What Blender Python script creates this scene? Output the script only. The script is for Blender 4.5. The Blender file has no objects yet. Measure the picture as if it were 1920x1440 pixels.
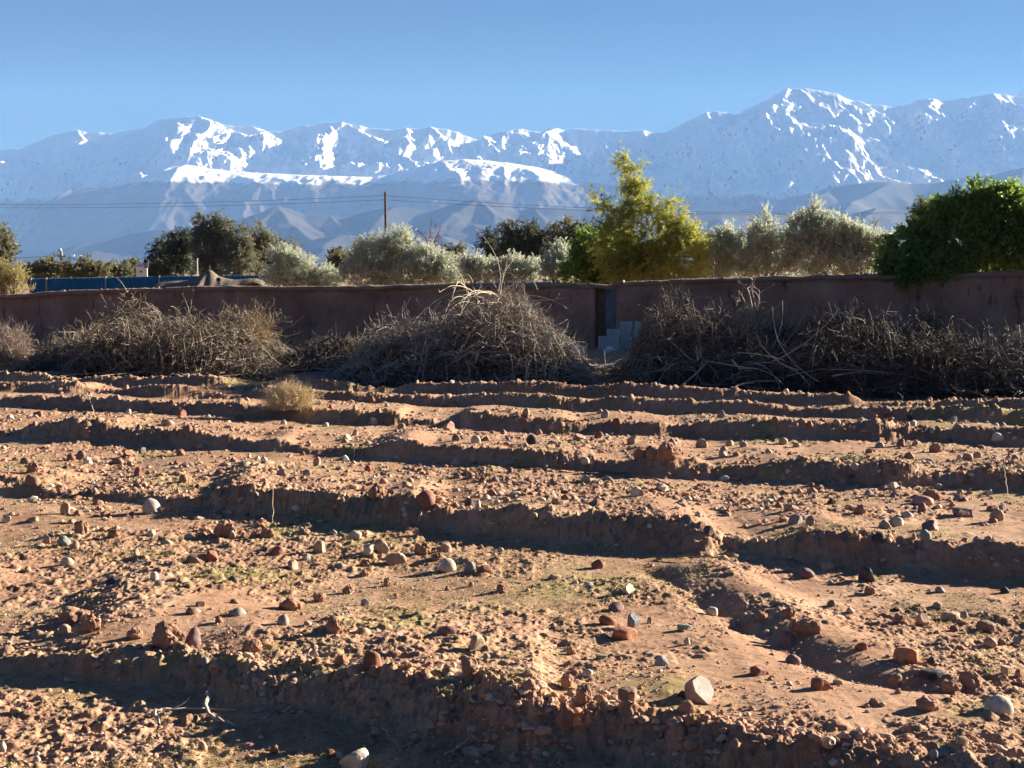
import bpy, math, random
import numpy as np
from mathutils import Vector
SC = bpy.context.scene
# ---------------------------------------------------------------- camera
F = 2667.0; CH = 3.4; HZ = 500.0
TH = math.atan((720-HZ)/F); CT, ST = math.cos(TH), math.sin(TH)
cam = bpy.data.cameras.new('camera'); cam.sensor_width = 36; cam.lens = 36*F/1920
cam.clip_start = 0.1; cam.clip_end = 150000
camo = bpy.data.objects.new('camera', cam); SC.collection.objects.link(camo)
camo.location = (0, 0, CH); camo.rotation_euler = (math.pi/2-TH, 0, 0); SC.camera = camo
# ---------------------------------------------------------------- sky and sun
SUN_AZ, SUN_EL = math.radians(62), math.radians(16.5)
world = bpy.data.worlds.new("World"); SC.world = world; world.use_nodes = True
wn = world.node_tree; sky = wn.nodes.new('ShaderNodeTexSky'); sky.sky_type = 'NISHITA'
sky.sun_disc = False; sky.sun_elevation = SUN_EL; sky.sun_rotation = SUN_AZ
sky.air_density = 1.0; sky.dust_density = 0.0; sky.ozone_density = 3.0; sky.altitude = 400
wn.nodes['Background'].inputs[1].default_value = 0.05
wb = wn.nodes.new('ShaderNodeMix'); wb.data_type = 'RGBA'; wb.blend_type = 'MULTIPLY'; wb.inputs[0].default_value = 1
wb.inputs[7].default_value = (.060, .145, .255, 1)
wn.links.new(sky.outputs[0], wb.inputs[6]); wn.links.new(wb.outputs[2], wn.nodes['Background'].inputs[0])
sl = bpy.data.lights.new('sun', 'SUN'); sl.energy = 5.0; sl.angle = math.radians(0.5); sl.color = (1.0, .92, .83)
slo = bpy.data.objects.new('sun', sl); SC.collection.objects.link(slo)
sdir = Vector((math.sin(SUN_AZ)*math.cos(SUN_EL), math.cos(SUN_AZ)*math.cos(SUN_EL), math.sin(SUN_EL)))
slo.rotation_euler = sdir.to_track_quat('Z', 'Y').to_euler(); slo.location = (40, 40, 40)
SC.view_settings.view_transform = 'Standard'; SC.view_settings.look = 'None'
SC.view_settings.exposure = 2.12; SC.view_settings.gamma = 1.0
SC.cycles.use_denoising = True
SC.cycles.volume_bounces = 2; SC.cycles.max_bounces = 6; SC.cycles.transparent_max_bounces = 8

# ---------------------------------------------------------------- helpers
rng = np.random.default_rng(7)
random.seed(7)
def raydir(px, py):
    u = (np.asarray(px, float)-960)/F; v = (720-np.asarray(py, float))/F
    return u, CT+v*ST, v*CT-ST
def at(px, py, Y):
    dx, dy, dz = raydir(px, py); t = Y/dy
    return np.stack([dx*t, dy*t+0*dx, CH+dz*t], -1)
def link(o):
    SC.collection.objects.link(o); return o
def tag(o, label=None, cat=None, group=None, kind=None):
    if label: o['label'] = label
    if cat: o['category'] = cat
    if group: o['group'] = group
    if kind: o['kind'] = kind
    return o
def mesh_np(name, V, Fc, mat=None, parent=None, smooth=False, mats=None, midx=None):
    """V (N,3), Fc (M,k) one polygon size, or list of arrays of several sizes"""
    V = np.ascontiguousarray(V, dtype=np.float32)
    if not isinstance(Fc, (list, tuple)): Fc = [Fc]
    me = bpy.data.meshes.new(name)
    me.vertices.add(len(V)); me.vertices.foreach_set('co', V.ravel())
    loops = np.concatenate([np.asarray(f, dtype=np.int32).ravel() for f in Fc])
    sizes = np.concatenate([np.full(len(f), f.shape[1], dtype=np.int32) for f in Fc])
    starts = np.concatenate([[0], np.cumsum(sizes)[:-1]]).astype(np.int32)
    me.loops.add(len(loops)); me.loops.foreach_set('vertex_index', loops)
    me.polygons.add(len(sizes)); me.polygons.foreach_set('loop_start', starts)
    me.polygons.foreach_set('use_smooth', np.full(len(sizes), bool(smooth)))
    if midx is not None: me.polygons.foreach_set('material_index', np.asarray(midx, dtype=np.int32))
    me.update(calc_edges=True)
    for m in (mats or ([mat] if mat else [])): me.materials.append(m)
    o = bpy.data.objects.new(name, me); link(o)
    if parent is not None: o.parent = parent
    return o
def empty(name, loc=(0, 0, 0)):
    e = bpy.data.objects.new(name, None); e.location = loc; e.empty_display_size = .2; return link(e)
def interp(x, pts):
    p = np.asarray(pts, float); return np.interp(x, p[:, 0], p[:, 1])
def sstep(a, b, x):
    t = np.clip((x-a)/(b-a), 0, 1); return t*t*(3-2*t)
def _hash(ix, iy, s):
    h = (ix.astype(np.int64)*374761393 + iy.astype(np.int64)*668265263 + int(s)*974711) & 0xffffffff
    h = ((h ^ (h >> 13))*1274126177) & 0xffffffff
    h = h ^ (h >> 16)
    return (h & 0xffff).astype(np.float32)/32767.5-1.0
def vnoise(x, y, s=0):
    xi = np.floor(x); yi = np.floor(y); fx = (x-xi).astype(np.float32); fy = (y-yi).astype(np.float32)
    fx = fx*fx*fx*(fx*(fx*6-15)+10); fy = fy*fy*fy*(fy*(fy*6-15)+10)
    a = _hash(xi, yi, s); b = _hash(xi+1, yi, s); c = _hash(xi, yi+1, s); d = _hash(xi+1, yi+1, s)
    return (a+(b-a)*fx)+((c+(d-c)*fx)-(a+(b-a)*fx))*fy
def fbm(x, y, s=0, n=4, gain=.5, lac=2.03, ridged=False):
    r = 0; a = 1.0; c, sn = math.cos(.6), math.sin(.6)
    for i in range(n):
        v = vnoise(x, y, s+i*17)
        if ridged: v = 1-2*np.abs(v)
        r = r+a*v; a *= gain; x, y = (x*c-y*sn)*lac+5.3, (x*sn+y*c)*lac+1.7
    return r
def grid_faces(ny, nx):
    i = np.arange(ny*nx, dtype=np.int32).reshape(ny, nx)
    return np.stack([i[:-1, :-1], i[:-1, 1:], i[1:, 1:], i[1:, :-1]], -1).reshape(-1, 4)

ORD = 'first second third fourth fifth sixth seventh eighth ninth tenth eleventh twelfth thirteenth fourteenth fifteenth sixteenth seventeenth eighteenth nineteenth twentieth twenty-first twenty-second twenty-third twenty-fourth twenty-fifth twenty-sixth twenty-seventh twenty-eighth twenty-ninth thirtieth'.split()
def order_labels(objs, fmt):
    """label each by its place from the left, read off the middle of its mesh"""
    def mx(o):
        c = np.empty(len(o.data.vertices)*3, np.float32); o.data.vertices.foreach_get('co', c); return float(c[::3].mean())+o.location.x
    for i, o in enumerate(sorted(objs, key=mx)): o['label'] = fmt.format(ORD[i])

# ---------------------------------------------------------------- materials
def newmat(name):
    m = bpy.data.materials.new(name); m.use_nodes = True; nt = m.node_tree
    b = nt.nodes['Principled BSDF']; b.inputs['Roughness'].default_value = .9
    b.inputs['Specular IOR Level'].default_value = .2
    return m, nt, b
def N(nt, t, **kw):
    n = nt.nodes.new(t)
    for k, v in kw.items():
        if k in n.inputs: n.inputs[k].default_value = v
        else: setattr(n, k, v)
    return n
def ramp(nt, fac, stops, interp='LINEAR'):
    r = nt.nodes.new('ShaderNodeValToRGB'); r.color_ramp.interpolation = interp
    e = r.color_ramp.elements
    while len(e) < len(stops): e.new(.5)
    for el, (p, c) in zip(e, stops):
        el.position = p; el.color = (*c, 1) if len(c) == 3 else c
    nt.links.new(fac, r.inputs[0]); return r.outputs[0]
def noise(nt, scale, detail=6, rough=.6, vec=None, dist=0):
    n = N(nt, 'ShaderNodeTexNoise', Scale=scale, Detail=detail, Roughness=rough, Distortion=dist)
    if vec is None:
        tc = nt.nodes.new('ShaderNodeTexCoord'); vec = tc.outputs['Object']
    nt.links.new(vec, n.inputs['Vector']); return n.outputs['Fac']
def mix(nt, f, a, b, blend='MIX'):
    m = nt.nodes.new('ShaderNodeMix'); m.data_type = 'RGBA'; m.blend_type = blend
    for sock, v in ((m.inputs[0], f), (m.inputs[6], a), (m.inputs[7], b)):
        if hasattr(v, 'links'): nt.links.new(v, sock)
        elif isinstance(v, (int, float)): sock.default_value = v
        else: sock.default_value = (*v, 1)
    return m.outputs[2]
def bump(nt, b, h, strength, dist):
    n = N(nt, 'ShaderNodeBump', Strength=strength, Distance=dist)
    nt.links.new(h, n.inputs['Height']); nt.links.new(n.outputs[0], b.inputs['Normal'])
def simple(name, col, var=.25, scale=3.0, rough=.9, bmp=0, bd=.01, spec=.2):
    m, nt, b = newmat(name); c = np.array(col)
    f = noise(nt, scale)
    o = ramp(nt, f, [(.3, tuple(c*(1-var))), (.7, tuple(np.minimum(c*(1+var), 1)))])
    nt.links.new(o, b.inputs['Base Color']); b.inputs['Roughness'].default_value = rough
    b.inputs['Specular IOR Level'].default_value = spec
    if bmp: bump(nt, b, noise(nt, scale*4), bmp, bd)
    return m

# ---------------------------------------------------------------- mountains
def rock_snow(name, rock, z0, z1, snow=(.64, .66, .70), patch=.5, nscale=.0012, rocky=.35, cover=1.0):
    """snow above z0..z1 with ragged edge; bare rock shows through on broken ground"""
    m, nt, b = newmat(name)
    geo = nt.nodes.new('ShaderNodeNewGeometry'); sep = nt.nodes.new('ShaderNodeSeparateXYZ')
    nt.links.new(geo.outputs['Position'], sep.inputs[0])
    n1 = noise(nt, nscale*1.6, 9, .72, geo.outputs['Position'])
    n2 = noise(nt, nscale*7, 6, .7, geo.outputs['Position'])
    mr = N(nt, 'ShaderNodeMapRange'); nt.links.new(sep.outputs[2], mr.inputs[0])
    mr.inputs[1].default_value = z0; mr.inputs[2].default_value = z1
    a = N(nt, 'ShaderNodeMath', operation='MULTIPLY_ADD'); nt.links.new(n1, a.inputs[0]); a.inputs[1].default_value = patch*2; nt.links.new(mr.outputs[0], a.inputs[2])
    s1 = ramp(nt, a.outputs[0], [(0, (0, 0, 0)), (.5+patch*.9, (0, 0, 0)), (min(.62+patch*.9, .99), (1, 1, 1))]) if patch < .5 else ramp(nt, a.outputs[0], [(.9, (0, 0, 0)), (1, (1, 1, 1))])
    sepn = nt.nodes.new('ShaderNodeSeparateXYZ'); nt.links.new(geo.outputs['Normal'], sepn.inputs[0])
    st = N(nt, 'ShaderNodeMath', operation='MULTIPLY_ADD'); nt.links.new(n2, st.inputs[0]); st.inputs[1].default_value = -.55; nt.links.new(sepn.outputs[2], st.inputs[2])
    s2 = ramp(nt, st.outputs[0], [(rocky-.06, (0, 0, 0)), (rocky+.04, (1, 1, 1))])
    f = N(nt, 'ShaderNodeMath', operation='MULTIPLY'); nt.links.new(s1, f.inputs[0]); nt.links.new(s2, f.inputs[1])
    g = N(nt, 'ShaderNodeMath', operation='MULTIPLY'); nt.links.new(f.outputs[0], g.inputs[0]); g.inputs[1].default_value = cover
    r = np.array(rock)
    rc = ramp(nt, n1, [(.35, tuple(r*.65)), (.5, tuple(r)), (.68, tuple(r*1.5))])
    n4 = noise(nt, nscale*22, 5, .75, geo.outputs['Position'])
    sn = ramp(nt, n4, [(.36, tuple(np.array(snow)*.85)), (.52, tuple(snow))])
    nt.links.new(mix(nt, g.outputs[0], rc, sn), b.inputs['Base Color'])
    return m
TERR = {}
def mountain(name, D, near, far, crest, spurs, slope, sslope, amps, nx, ny, mat, x0=-700, x1=2620, front=.5, fine=.22, cap=0, capslope=.2):
    """a range whose crest runs across at distance D; spurs are ridges that come down from it towards the field"""
    cr = np.asarray(crest, float); P = at(cr[:, 0], cr[:, 1], D)
    X0, X1 = (x0-960)/F*D, (x1-960)/F*D
    gx = np.linspace(X0, X1, nx); t = np.linspace(0, 1, ny)
    gy = D-near+(near+far)*t
    X, Y = np.meshgrid(gx, gy)
    wx = X+amps[0]*1.2*vnoise(X/amps[1]/1.3, Y/amps[1]/1.3, 91); wy = Y+amps[0]*1.2*vnoise(X/amps[1]/1.3, Y/amps[1]/1.3, 92)
    zc = np.interp(X, P[:, 0], P[:, 2])
    d = np.abs(Y-D)
    Z = zc-slope*d*(d/(d+cap+1e-3))-capslope*d*(cap > 0)
    for sp in spurs:
        sp = np.asarray(sp, float); q = at(sp[:, 0], sp[:, 1], D); z0 = q[0, 2]
        off = np.maximum(z0-q[:, 2], 0)/front
        if sp.shape[1] > 2: off = sp[:, 2]
        q = np.array([at(a[0], a[1], D-o) for a, o in zip(sp, off)])
        for a, b in zip(q[:-1], q[1:]):
            ab = b[:2]-a[:2]; L = max((ab**2).sum(), 1)
            m = (np.abs(X-(a[0]+b[0])/2) < abs(ab[0])/2+D*.05)
            tx = np.clip(((wx[m]-a[0])*ab[0]+(wy[m]-a[1])*ab[1])/L, 0, 1)
            dd = np.hypot(wx[m]-a[0]-tx*ab[0], wy[m]-a[1]-tx*ab[1])
            Z[m] = np.maximum(Z[m], a[2]+tx*(b[2]-a[2])-sslope*dd)
    k = sstep(0, amps[1]*.8, d)
    A, L = amps[0], amps[1]
    n = fbm(X/L, Y/(L*1.6), 3, 3, .5, 2.1, True)*A*k
    n = n+fbm(X/L*4, Y/L*1.8, 33, 4, .55, 2.1, True)*A*fine*(.25+.75*k)
    Z = Z+n
    edge = sstep(0, .25, t)[:, None]
    Z = np.where(Z < 0, -30, Z)*edge-40*(1-edge)
    V = np.stack([X, Y, Z], -1).reshape(-1, 3); TERR[name] = (gx, gy, Z)
    return tag(mesh_np(name, V, grid_faces(ny, nx), mat, smooth=True), kind='structure')

crest1 = [(-700, 300), (-300, 250), (-100, 290), (0, 282), (40, 278), (67, 269), (90, 257), (107, 253), (130, 248), (145, 245), (165, 249), (185, 248), (200, 250), (225, 247), (245, 245), (272, 240), (290, 229), (305, 222), (317, 220), (345, 219), (368, 218), (385, 222), (400, 228), (440, 236), (470, 237), (500, 247), (530, 248), (545, 243), (565, 235), (580, 238), (600, 233), (620, 228), (640, 228), (655, 232), (690, 240), (720, 243), (740, 244), (755, 241), (775, 241), (800, 238), (830, 243), (855, 246), (880, 257), (898, 262), (930, 251), (955, 245), (975, 242), (1000, 247), (1015, 248), (1030, 242), (1042, 240), (1060, 246), (1080, 242), (1110, 243), (1140, 246), (1180, 246), (1205, 243), (1225, 250), (1250, 248), (1270, 241), (1300, 225), (1330, 210), (1345, 209), (1365, 213), (1385, 218), (1410, 212), (1425, 210), (1440, 200), (1460, 185), (1483, 169), (1490, 167), (1512, 167), (1545, 170), (1570, 178), (1600, 188), (1620, 196), (1640, 197), (1665, 200), (1680, 201), (1700, 196), (1720, 188), (1738, 186), (1760, 188), (1790, 187), (1820, 183), (1850, 176), (1880, 178), (1905, 181), (1920, 183), (2000, 175), (2200, 230), (2620, 260)]
spurs1 = [
 [(317, 220), (333, 240), (350, 258), (365, 278), (385, 298), (430, 318), (470, 330)],
 [(368, 218), (392, 232), (402, 250), (425, 272), (438, 300), (445, 325)],
 [(400, 228), (440, 252), (470, 280), (500, 302), (540, 328)],
 [(470, 237), (500, 255), (520, 275), (535, 300)],
 [(545, 243), (560, 262), (585, 280), (605, 300)],
 [(620, 228), (628, 250), (640, 270), (655, 298), (660, 320)],
 [(655, 232), (680, 250), (700, 270), (715, 292)],
 [(145, 245), (155, 262), (150, 280)], [(225, 247), (222, 262), (205, 285), (190, 300)], [(107, 253), (112, 272), (100, 290)],
 [(272, 240), (262, 262), (250, 300)], [(20, 285), (15, 300), (10, 330)],
 [(330, 290), (315, 300), (300, 315), (270, 328)],
 [(800, 238), (818, 252), (832, 268), (845, 290)], [(755, 241), (765, 262), (770, 290)],
 [(975, 242), (930, 262), (880, 277), (830, 288), (790, 302), (750, 322)],
 [(1042, 240), (1026, 258), (1038, 278), (1058, 302), (1075, 330)],
 [(1110, 243), (1120, 262), (1125, 290)],
 [(1175, 246), (1166, 266), (1172, 284), (1180, 310)],
 [(1330, 210), (1340, 240), (1330, 280), (1340, 320)],
 [(1490, 167), (1476, 205), (1462, 228), (1446, 250), (1455, 278), (1480, 300)],
 [(1512, 167), (1535, 196), (1542, 215), (1560, 240), (1575, 262), (1600, 290)],
 [(1545, 170), (1590, 200), (1640, 225), (1675, 252), (1690, 285)],
 [(1600, 188), (1640, 215), (1690, 260)],
 [(1738, 186), (1728, 206), (1740, 240), (1720, 290)],
 [(1850, 176), (1862, 205), (1880, 232), (1905, 262), (1930, 300)],
 [(1820, 183), (1795, 235), (1802, 280), (1800, 320)],
 [(1920, 183), (1950, 220), (1980, 290)]]
M_snow = rock_snow('snow_and_rock', (.16, .13, .11), 490, 980, rocky=.27, patch=.25)
mountain('mountain_range', 18000, 4200, 1800, crest1, spurs1, .85, .50, (95, 900), 2100, 560, M_snow, x0=-380, x1=2300, fine=.38, front=.5)
crest_far = [(-700, 350), (1650, 300), (1780, 250), (1850, 205), (1905, 178), (1915, 171), (1935, 165), (1980, 190), (2100, 240), (2620, 280)]
mountain('far_peak', 19900, 1500, 600, crest_far, [], .5, .6, (50, 700), 500, 60, M_snow)
# snowy plateau, its dark flank below
crest2 = [(-700, 560), (-100, 500), (0, 446), (60, 405), (130, 353), (170, 352), (210, 350), (250, 340), (290, 326), (320, 314), (350, 309), (390, 316), (440, 322), (500, 325), (560, 328), (620, 330), (700, 332), (740, 325), (770, 318), (800, 309), (830, 302), (870, 299), (905, 301), (950, 305), (1000, 313), (1050, 325), (1090, 336), (1130, 342), (1200, 352), (1260, 368), (1400, 410), (2620, 600)]
spurs2 = [[(350, 309), (420, 340), (470, 380), (500, 420)], [(170, 352), (150, 390), (130, 440)], [(250, 340), (270, 380), (290, 430)],
 [(440, 322), (540, 350), (600, 400)], [(740, 325), (790, 345), (800, 365), (790, 420)], [(870, 299), (850, 320), (830, 350), (845, 400)], [(905, 301), (960, 330), (1010, 360), (1050, 400)], [(1000, 313), (1080, 345), (1150, 390)]]
M_plateau = rock_snow('snow_plateau', (.055, .048, .052), 730, 1080, rocky=.25, patch=.40, nscale=.002)
mountain('mountain_plateau', 16000, 3600, 1200, crest2, [], .50, .42, (30, 620), 1300, 300, M_plateau, fine=.5, cap=1100, capslope=.16)
crest2b = [(-700, 600), (1100, 420), (1180, 372), (1230, 335), (1290, 320), (1330, 309), (1355, 304), (1390, 290), (1420, 283), (1480, 280), (1530, 276), (1560, 285), (1610, 300), (1650, 312), (1700, 325), (1760, 312), (1800, 300), (1830, 318), (1870, 330), (2000, 345), (2620, 500)]
spurs2b = [[(1390, 290), (1380, 320), (1350, 350), (1340, 390)], [(1480, 280), (1500, 310), (1480, 350), (1470, 390)], [(1530, 276), (1580, 305), (1640, 330), (1700, 370)], [(1290, 320), (1270, 350), (1260, 390)], [(1800, 300), (1780, 330), (1790, 370)]]
M_slope = rock_snow('patchy_snow_slope', (.15, .11, .105), 700, 1500, rocky=.15, patch=.3, nscale=.0022, cover=.8)
mountain('mountain_shoulder', 16700, 3600, 900, crest2b, spurs2b, .5, .55, (38, 700), 900, 170, M_slope, front=.35)
M_hill = rock_snow('scrub_hills', (.030, .031, .036), 30000, 31000)
crest3 = [(-700, 420), (-100, 470), (200, 500), (1200, 470), (1400, 390), (1480, 372), (1560, 352), (1600, 345), (1640, 341), (1670, 340), (1700, 345), (1760, 342), (1810, 332), (1870, 326), (1920, 314), (2100, 290), (2620, 330)]
mountain('mountain_foothills', 14300, 2400, 1200, crest3, [[(1670, 340), (1600, 380), (1560, 430)], [(1810, 332), (1790, 380), (1760, 440)], [(1920, 314), (1900, 380), (1880, 440)], [(1560, 352), (1480, 400), (1440, 450)]], .42, .38, (20, 900), 700, 130, M_hill, front=.3)
crest4 = [(-700, 500), (-100, 480), (0, 490), (80, 478), (120, 467), (145, 458), (165, 461), (200, 452), (240, 440), (290, 431), (325, 430), (360, 443), (400, 450), (445, 425), (480, 405), (505, 391), (520, 387), (545, 392), (570, 403), (600, 402), (620, 404), (650, 408), (680, 398), (735, 387), (790, 393), (810, 396), (840, 386), (870, 377), (892, 373), (925, 376), (945, 382), (970, 396), (1000, 390), (1040, 388), (1090, 392), (1150, 390), (1250, 402), (1350, 396), (1450, 402), (1530, 410), (1600, 402), (1640, 390), (1760, 402), (1900, 420), (2200, 400), (2620, 470)]
spurs4 = [[(325, 430), (300, 450), (270, 475)], [(520, 387), (540, 420), (580, 450)], [(520, 387), (480, 425), (450, 460)], [(735, 387), (700, 425), (680, 460)], [(892, 373), (925, 400), (940, 430), (930, 460)], [(892, 373), (840, 410), (800, 440), (770, 465)], [(1000, 390), (1020, 420), (1050, 460)], [(620, 404), (640, 430), (660, 465)], [(1250, 402), (1230, 440)], [(1640, 390), (1600, 430)]]
mountain('hills', 11800, 1900, 900, crest4, spurs4, .40, .36, (20, 560), 1000, 160, M_hill, front=.28)
crest5 = [(-700, 480), (-50, 485), (100, 478), (180, 470), (260, 485), (400, 490), (540, 470), (590, 448), (640, 440), (690, 443), (740, 455), (790, 440), (830, 441), (870, 455), (900, 475), (960, 480), (1300, 470), (1400, 480), (2000, 470), (2620, 480)]
mountain('low_hills', 10300, 1200, 500, crest5, [[(640, 440), (610, 465)], [(830, 441), (860, 470)], [(690, 443), (720, 470)]], .30, .30, (16, 450), 800, 90, M_hill, front=.2)
# ---------------------------------------------------------------- the field
def base_z(Y):
    return 0.012*np.clip(np.asarray(Y, float)-9, 0, 41.7)
def pix_ground(px, py, extra=0.0):
    """point where the picture ray meets the smooth ground plus extra height"""
    dx, dy, dz = raydir(px, py); z = 0.25+0*dx*dz
    for _ in range(14):
        t = (CH-z-extra)/(-dz); z = .5*z+.5*base_z(dy*t)
    t = (CH-z-extra)/(-dz)
    return dx*t, dy*t
# each furrow bank: (px, crest y, end of its shadow y)
BANKS = [
 [(-500, 1160, 1250), (-200, 1175, 1280), (0, 1185, 1305), (150, 1182, 1322), (300, 1205, 1385), (450, 1238, 1402), (600, 1248, 1432), (700, 1262, 1452), (860, 1290, 1482), (1000, 1298, 1505), (1060, 1330, 1520), (1120, 1338, 1530), (1300, 1362, 1550), (1500, 1378, 1590), (1700, 1420, 1630), (1920, 1440, 1690), (2400, 1500, 1800)],
 [(-500, 880, 930), (-100, 882, 930), (0, 878, 936), (60, 870, 940), (95, 897, 918), (130, 922, 930), (170, 905, 950), (230, 890, 964), (300, 893, 972), (420, 895, 982), (500, 915, 985), (600, 925, 992), (700, 934, 1000), (770, 928, 1008), (830, 958, 1012), (900, 954, 1018), (1000, 948, 1026), (1100, 962, 1030), (1200, 963, 1036), (1300, 975, 1046), (1360, 1000, 1040), (1420, 1008, 1035), (1480, 1003, 1058), (1600, 990, 1072), (1700, 1008, 1082), (1900, 1020, 1098), (2400, 1040, 1130)],
 [(-500, 770, 800), (-100, 785, 815), (0, 790, 824), (70, 796, 824), (130, 783, 826), (200, 788, 834), (240, 798, 842), (300, 797, 842), (350, 800, 836), (420, 814, 830), (480, 824, 846), (550, 812, 856), (620, 826, 862), (700, 816, 868), (760, 812, 872), (810, 830, 862), (860, 835, 876), (980, 836, 886), (1100, 848, 894), (1180, 852, 900), (1240, 838, 910), (1290, 850, 912), (1340, 868, 900), (1420, 868, 904), (1480, 857, 910), (1600, 872, 924), (1660, 860, 926), (1760, 872, 934), (1900, 880, 944), (2400, 900, 965)],
 [(-500, 730, 752), (0, 738, 762), (160, 735, 764), (240, 745, 758), (330, 752, 772), (460, 752, 776), (560, 758, 788), (620, 764, 794), (700, 762, 797), (780, 768, 798), (820, 780, 792), (880, 768, 799), (960, 774, 800), (1060, 778, 804), (1100, 786, 796), (1150, 781, 810), (1240, 778, 818), (1280, 790, 822), (1350, 784, 822), (1480, 784, 826), (1560, 796, 832), (1640, 785, 834), (1700, 800, 830), (1760, 806, 822), (1830, 800, 838), (1920, 800, 846), (2400, 820, 870)],
 [(-500, 712, 728), (0, 728, 744), (120, 722, 744), (200, 728, 740), (330, 726, 746), (420, 722, 748), (540, 730, 752), (700, 742, 764), (860, 742, 766), (960, 738, 762), (1100, 740, 768), (1250, 742, 772), (1330, 752, 774), (1450, 760, 772), (1600, 764, 776), (1800, 770, 784), (2400, 790, 810)],
 [(-500, 690, 704), (0, 702, 722), (80, 704, 724), (130, 712, 720), (180, 710, 728), (300, 713, 731), (400, 712, 732), (500, 716, 726), (600, 720, 738), (700, 722, 740), (900, 727, 744), (1000, 728, 742), (1200, 736, 750), (1400, 744, 756), (1600, 750, 762), (2000, 765, 778)],
]
BW = []
for bk in BANKS:
    a = np.array(bk, float)
    # smooth course of the bank, then the height its crest has to reach there
    xc, dc = pix_ground(a[:, 0], a[:, 1], .30)
    dc = np.polyval(np.polyfit(xc, dc, 4), xc)
    dx, dy, dz = raydir(a[:, 0], a[:, 1]); t = dc/dy
    xc = dx*t; H = np.clip(CH+dz*t-base_z(dc), .03, .5)
    BW.append((xc, dc, H))
def poly_dist(X, Y, pts):
    q = [pix_ground(p[0], p[1]) for p in pts]; best = np.full(X.shape, 1e9)
    for a, b in zip(q[:-1], q[1:]):
        a = np.array(a, float); b = np.array(b, float); ab = b-a
        t = np.clip(((X-a[0])*ab[0]+(Y-a[1])*ab[1])/(ab**2).sum(), 0, 1)
        best = np.minimum(best, np.hypot(X-a[0]-t*ab[0], Y-a[1]-t*ab[1]))
    return best
def ground_z(X, Y, detail=True):
    X = np.asarray(X, float); Y = np.asarray(Y, float)
    fld = sstep(-5, 5, Y)*(1-sstep(52, 60, Y))*(1-sstep(60, 90, np.abs(X)))
    z = base_z(Y)
    near = (Y > 4) & (Y < 62) & (np.abs(X) < 40)
    z0 = np.zeros(X.shape); flank = np.zeros(X.shape)
    wob = .10*vnoise(X/.9, Y/.9, 5)+.05*vnoise(X/.32, Y/.32, 6)
    for i, (xc, dc, H) in enumerate(BW):
        yc = np.interp(X, xc, dc)+wob; h = np.interp(X, xc, H)
        h = (.95, .9, .78, .78, .8, .8)[i]*h*(1+.12*vnoise(X/.45+i*9, Y/2, 7))*(1-.7*sstep(.2, .7, vnoise(X/1.6+i*31, Y/9, 8)))
        s = Y-yc
        fr = sstep(-1.75, .2, s/np.maximum(h, .05))
        bk = (1-sstep(0, 1, s/4.6)*.92)*.86+.14*np.exp(-(np.clip(s, 0, 9)/.35)**2)
        p = h*fr*bk
        z0 = np.maximum(z0, p*(s < 4.9)) if False else z0+np.where(s < 0, h*fr, np.where(s < 4.8, h*fr*bk*(1-sstep(4.2, 4.8, s)), 0))
        flank = np.maximum(flank, sstep(-1.3, -.9, s/h)*(1-sstep(.1, .45, s)))
    # furrow that cuts slantwise down the side and the heap beside it
    gd = poly_dist(X, Y, [(1230, 1075), (1320, 1130), (1400, 1190), (1480, 1240), (1580, 1290), (1700, 1325), (1850, 1345), (2100, 1370)])
    z0 = z0-.085*np.exp(-(gd/.2)**2)*(.6+.5*vnoise(X/.4, Y/.4, 71))
    gd2 = poly_dist(X, Y, [(1345, 1075), (1430, 1130), (1500, 1185), (1600, 1240)])
    z0 = z0+.09*np.exp(-(gd2/.35)**2)
    z = z+z0*fld
    if detail:
        n = .035*fbm(X/1.7, Y/1.7, 11, 3)
        crumb = fbm(X/.34, Y/.34, 21, 3, .55, 2.1, True)
        patch = sstep(-.3, .5, vnoise(X/1.3, Y/1.3, 31)+.4*vnoise(X/.4, Y/.4, 32))
        rough = .10+.75*patch+1.0*flank
        n = n+rough*.015*crumb
        n = n+rough*.0105*fbm(X/.085, Y/.085, 41, 3, .6, 2.1, True)
        clod = np.maximum(vnoise(X/.16, Y/.16, 51)-.45, 0)
        n = n+np.maximum(vnoise(X/.055, Y/.055, 55)-.35, 0)*.035*(.2+.8*flank+.6*patch)
        n = n+clod*.11*(.16+flank*.8+.5*patch)
        z = z+n*fld
    return z
rowsY = np.concatenate([np.linspace(-40, 3.5, 12), np.linspace(4, 7.8, 60),
        (CH*F/(np.linspace(1590, 640, 900)-HZ))*1.0])
ys = rowsY[72:]; rowsY = np.concatenate([rowsY[:72], ys[ys > 7.85], np.linspace(ys[-1]+.2, 80, 60), 80*np.geomspace(1.03, 800, 60)])
uc = np.linspace(-.44, .44, 1500); uo = np.geomspace(.445, 3.2, 36)
U = np.concatenate([-uo[::-1], uc, uo])
GX = U[None, :]*np.sqrt(np.maximum(rowsY, 0)[:, None]**2+36)**1.0
GY = np.repeat(rowsY[:, None], len(U), 1)
GZ = ground_z(GX, GY)
m, nt, b = newmat('red_soil')
geo = nt.nodes.new('ShaderNodeNewGeometry'); P_ = geo.outputs['Position']
n1 = noise(nt, .9, 7, .65, P_); n2 = noise(nt, 9, 6, .7, P_); n3 = noise(nt, 70, 4, .7, P_)
c1 = ramp(nt, n1, [(.3, (.305, .18, .118)), (.5, (.415, .255, .168)), (.72, (.51, .345, .24))])
c2 = ramp(nt, n2, [(.3, (.62, .60, .58)), (.55, (1, 1, 1)), (.75, (1.0, 1.0, 1.0))])
c3 = ramp(nt, n3, [(.3, (.7, .68, .66)), (.6, (1, 1, 1))])
cc = mix(nt, 1, mix(nt, 1, c1, c2, 'MULTIPLY'), c3, 'MULTIPLY')
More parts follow.
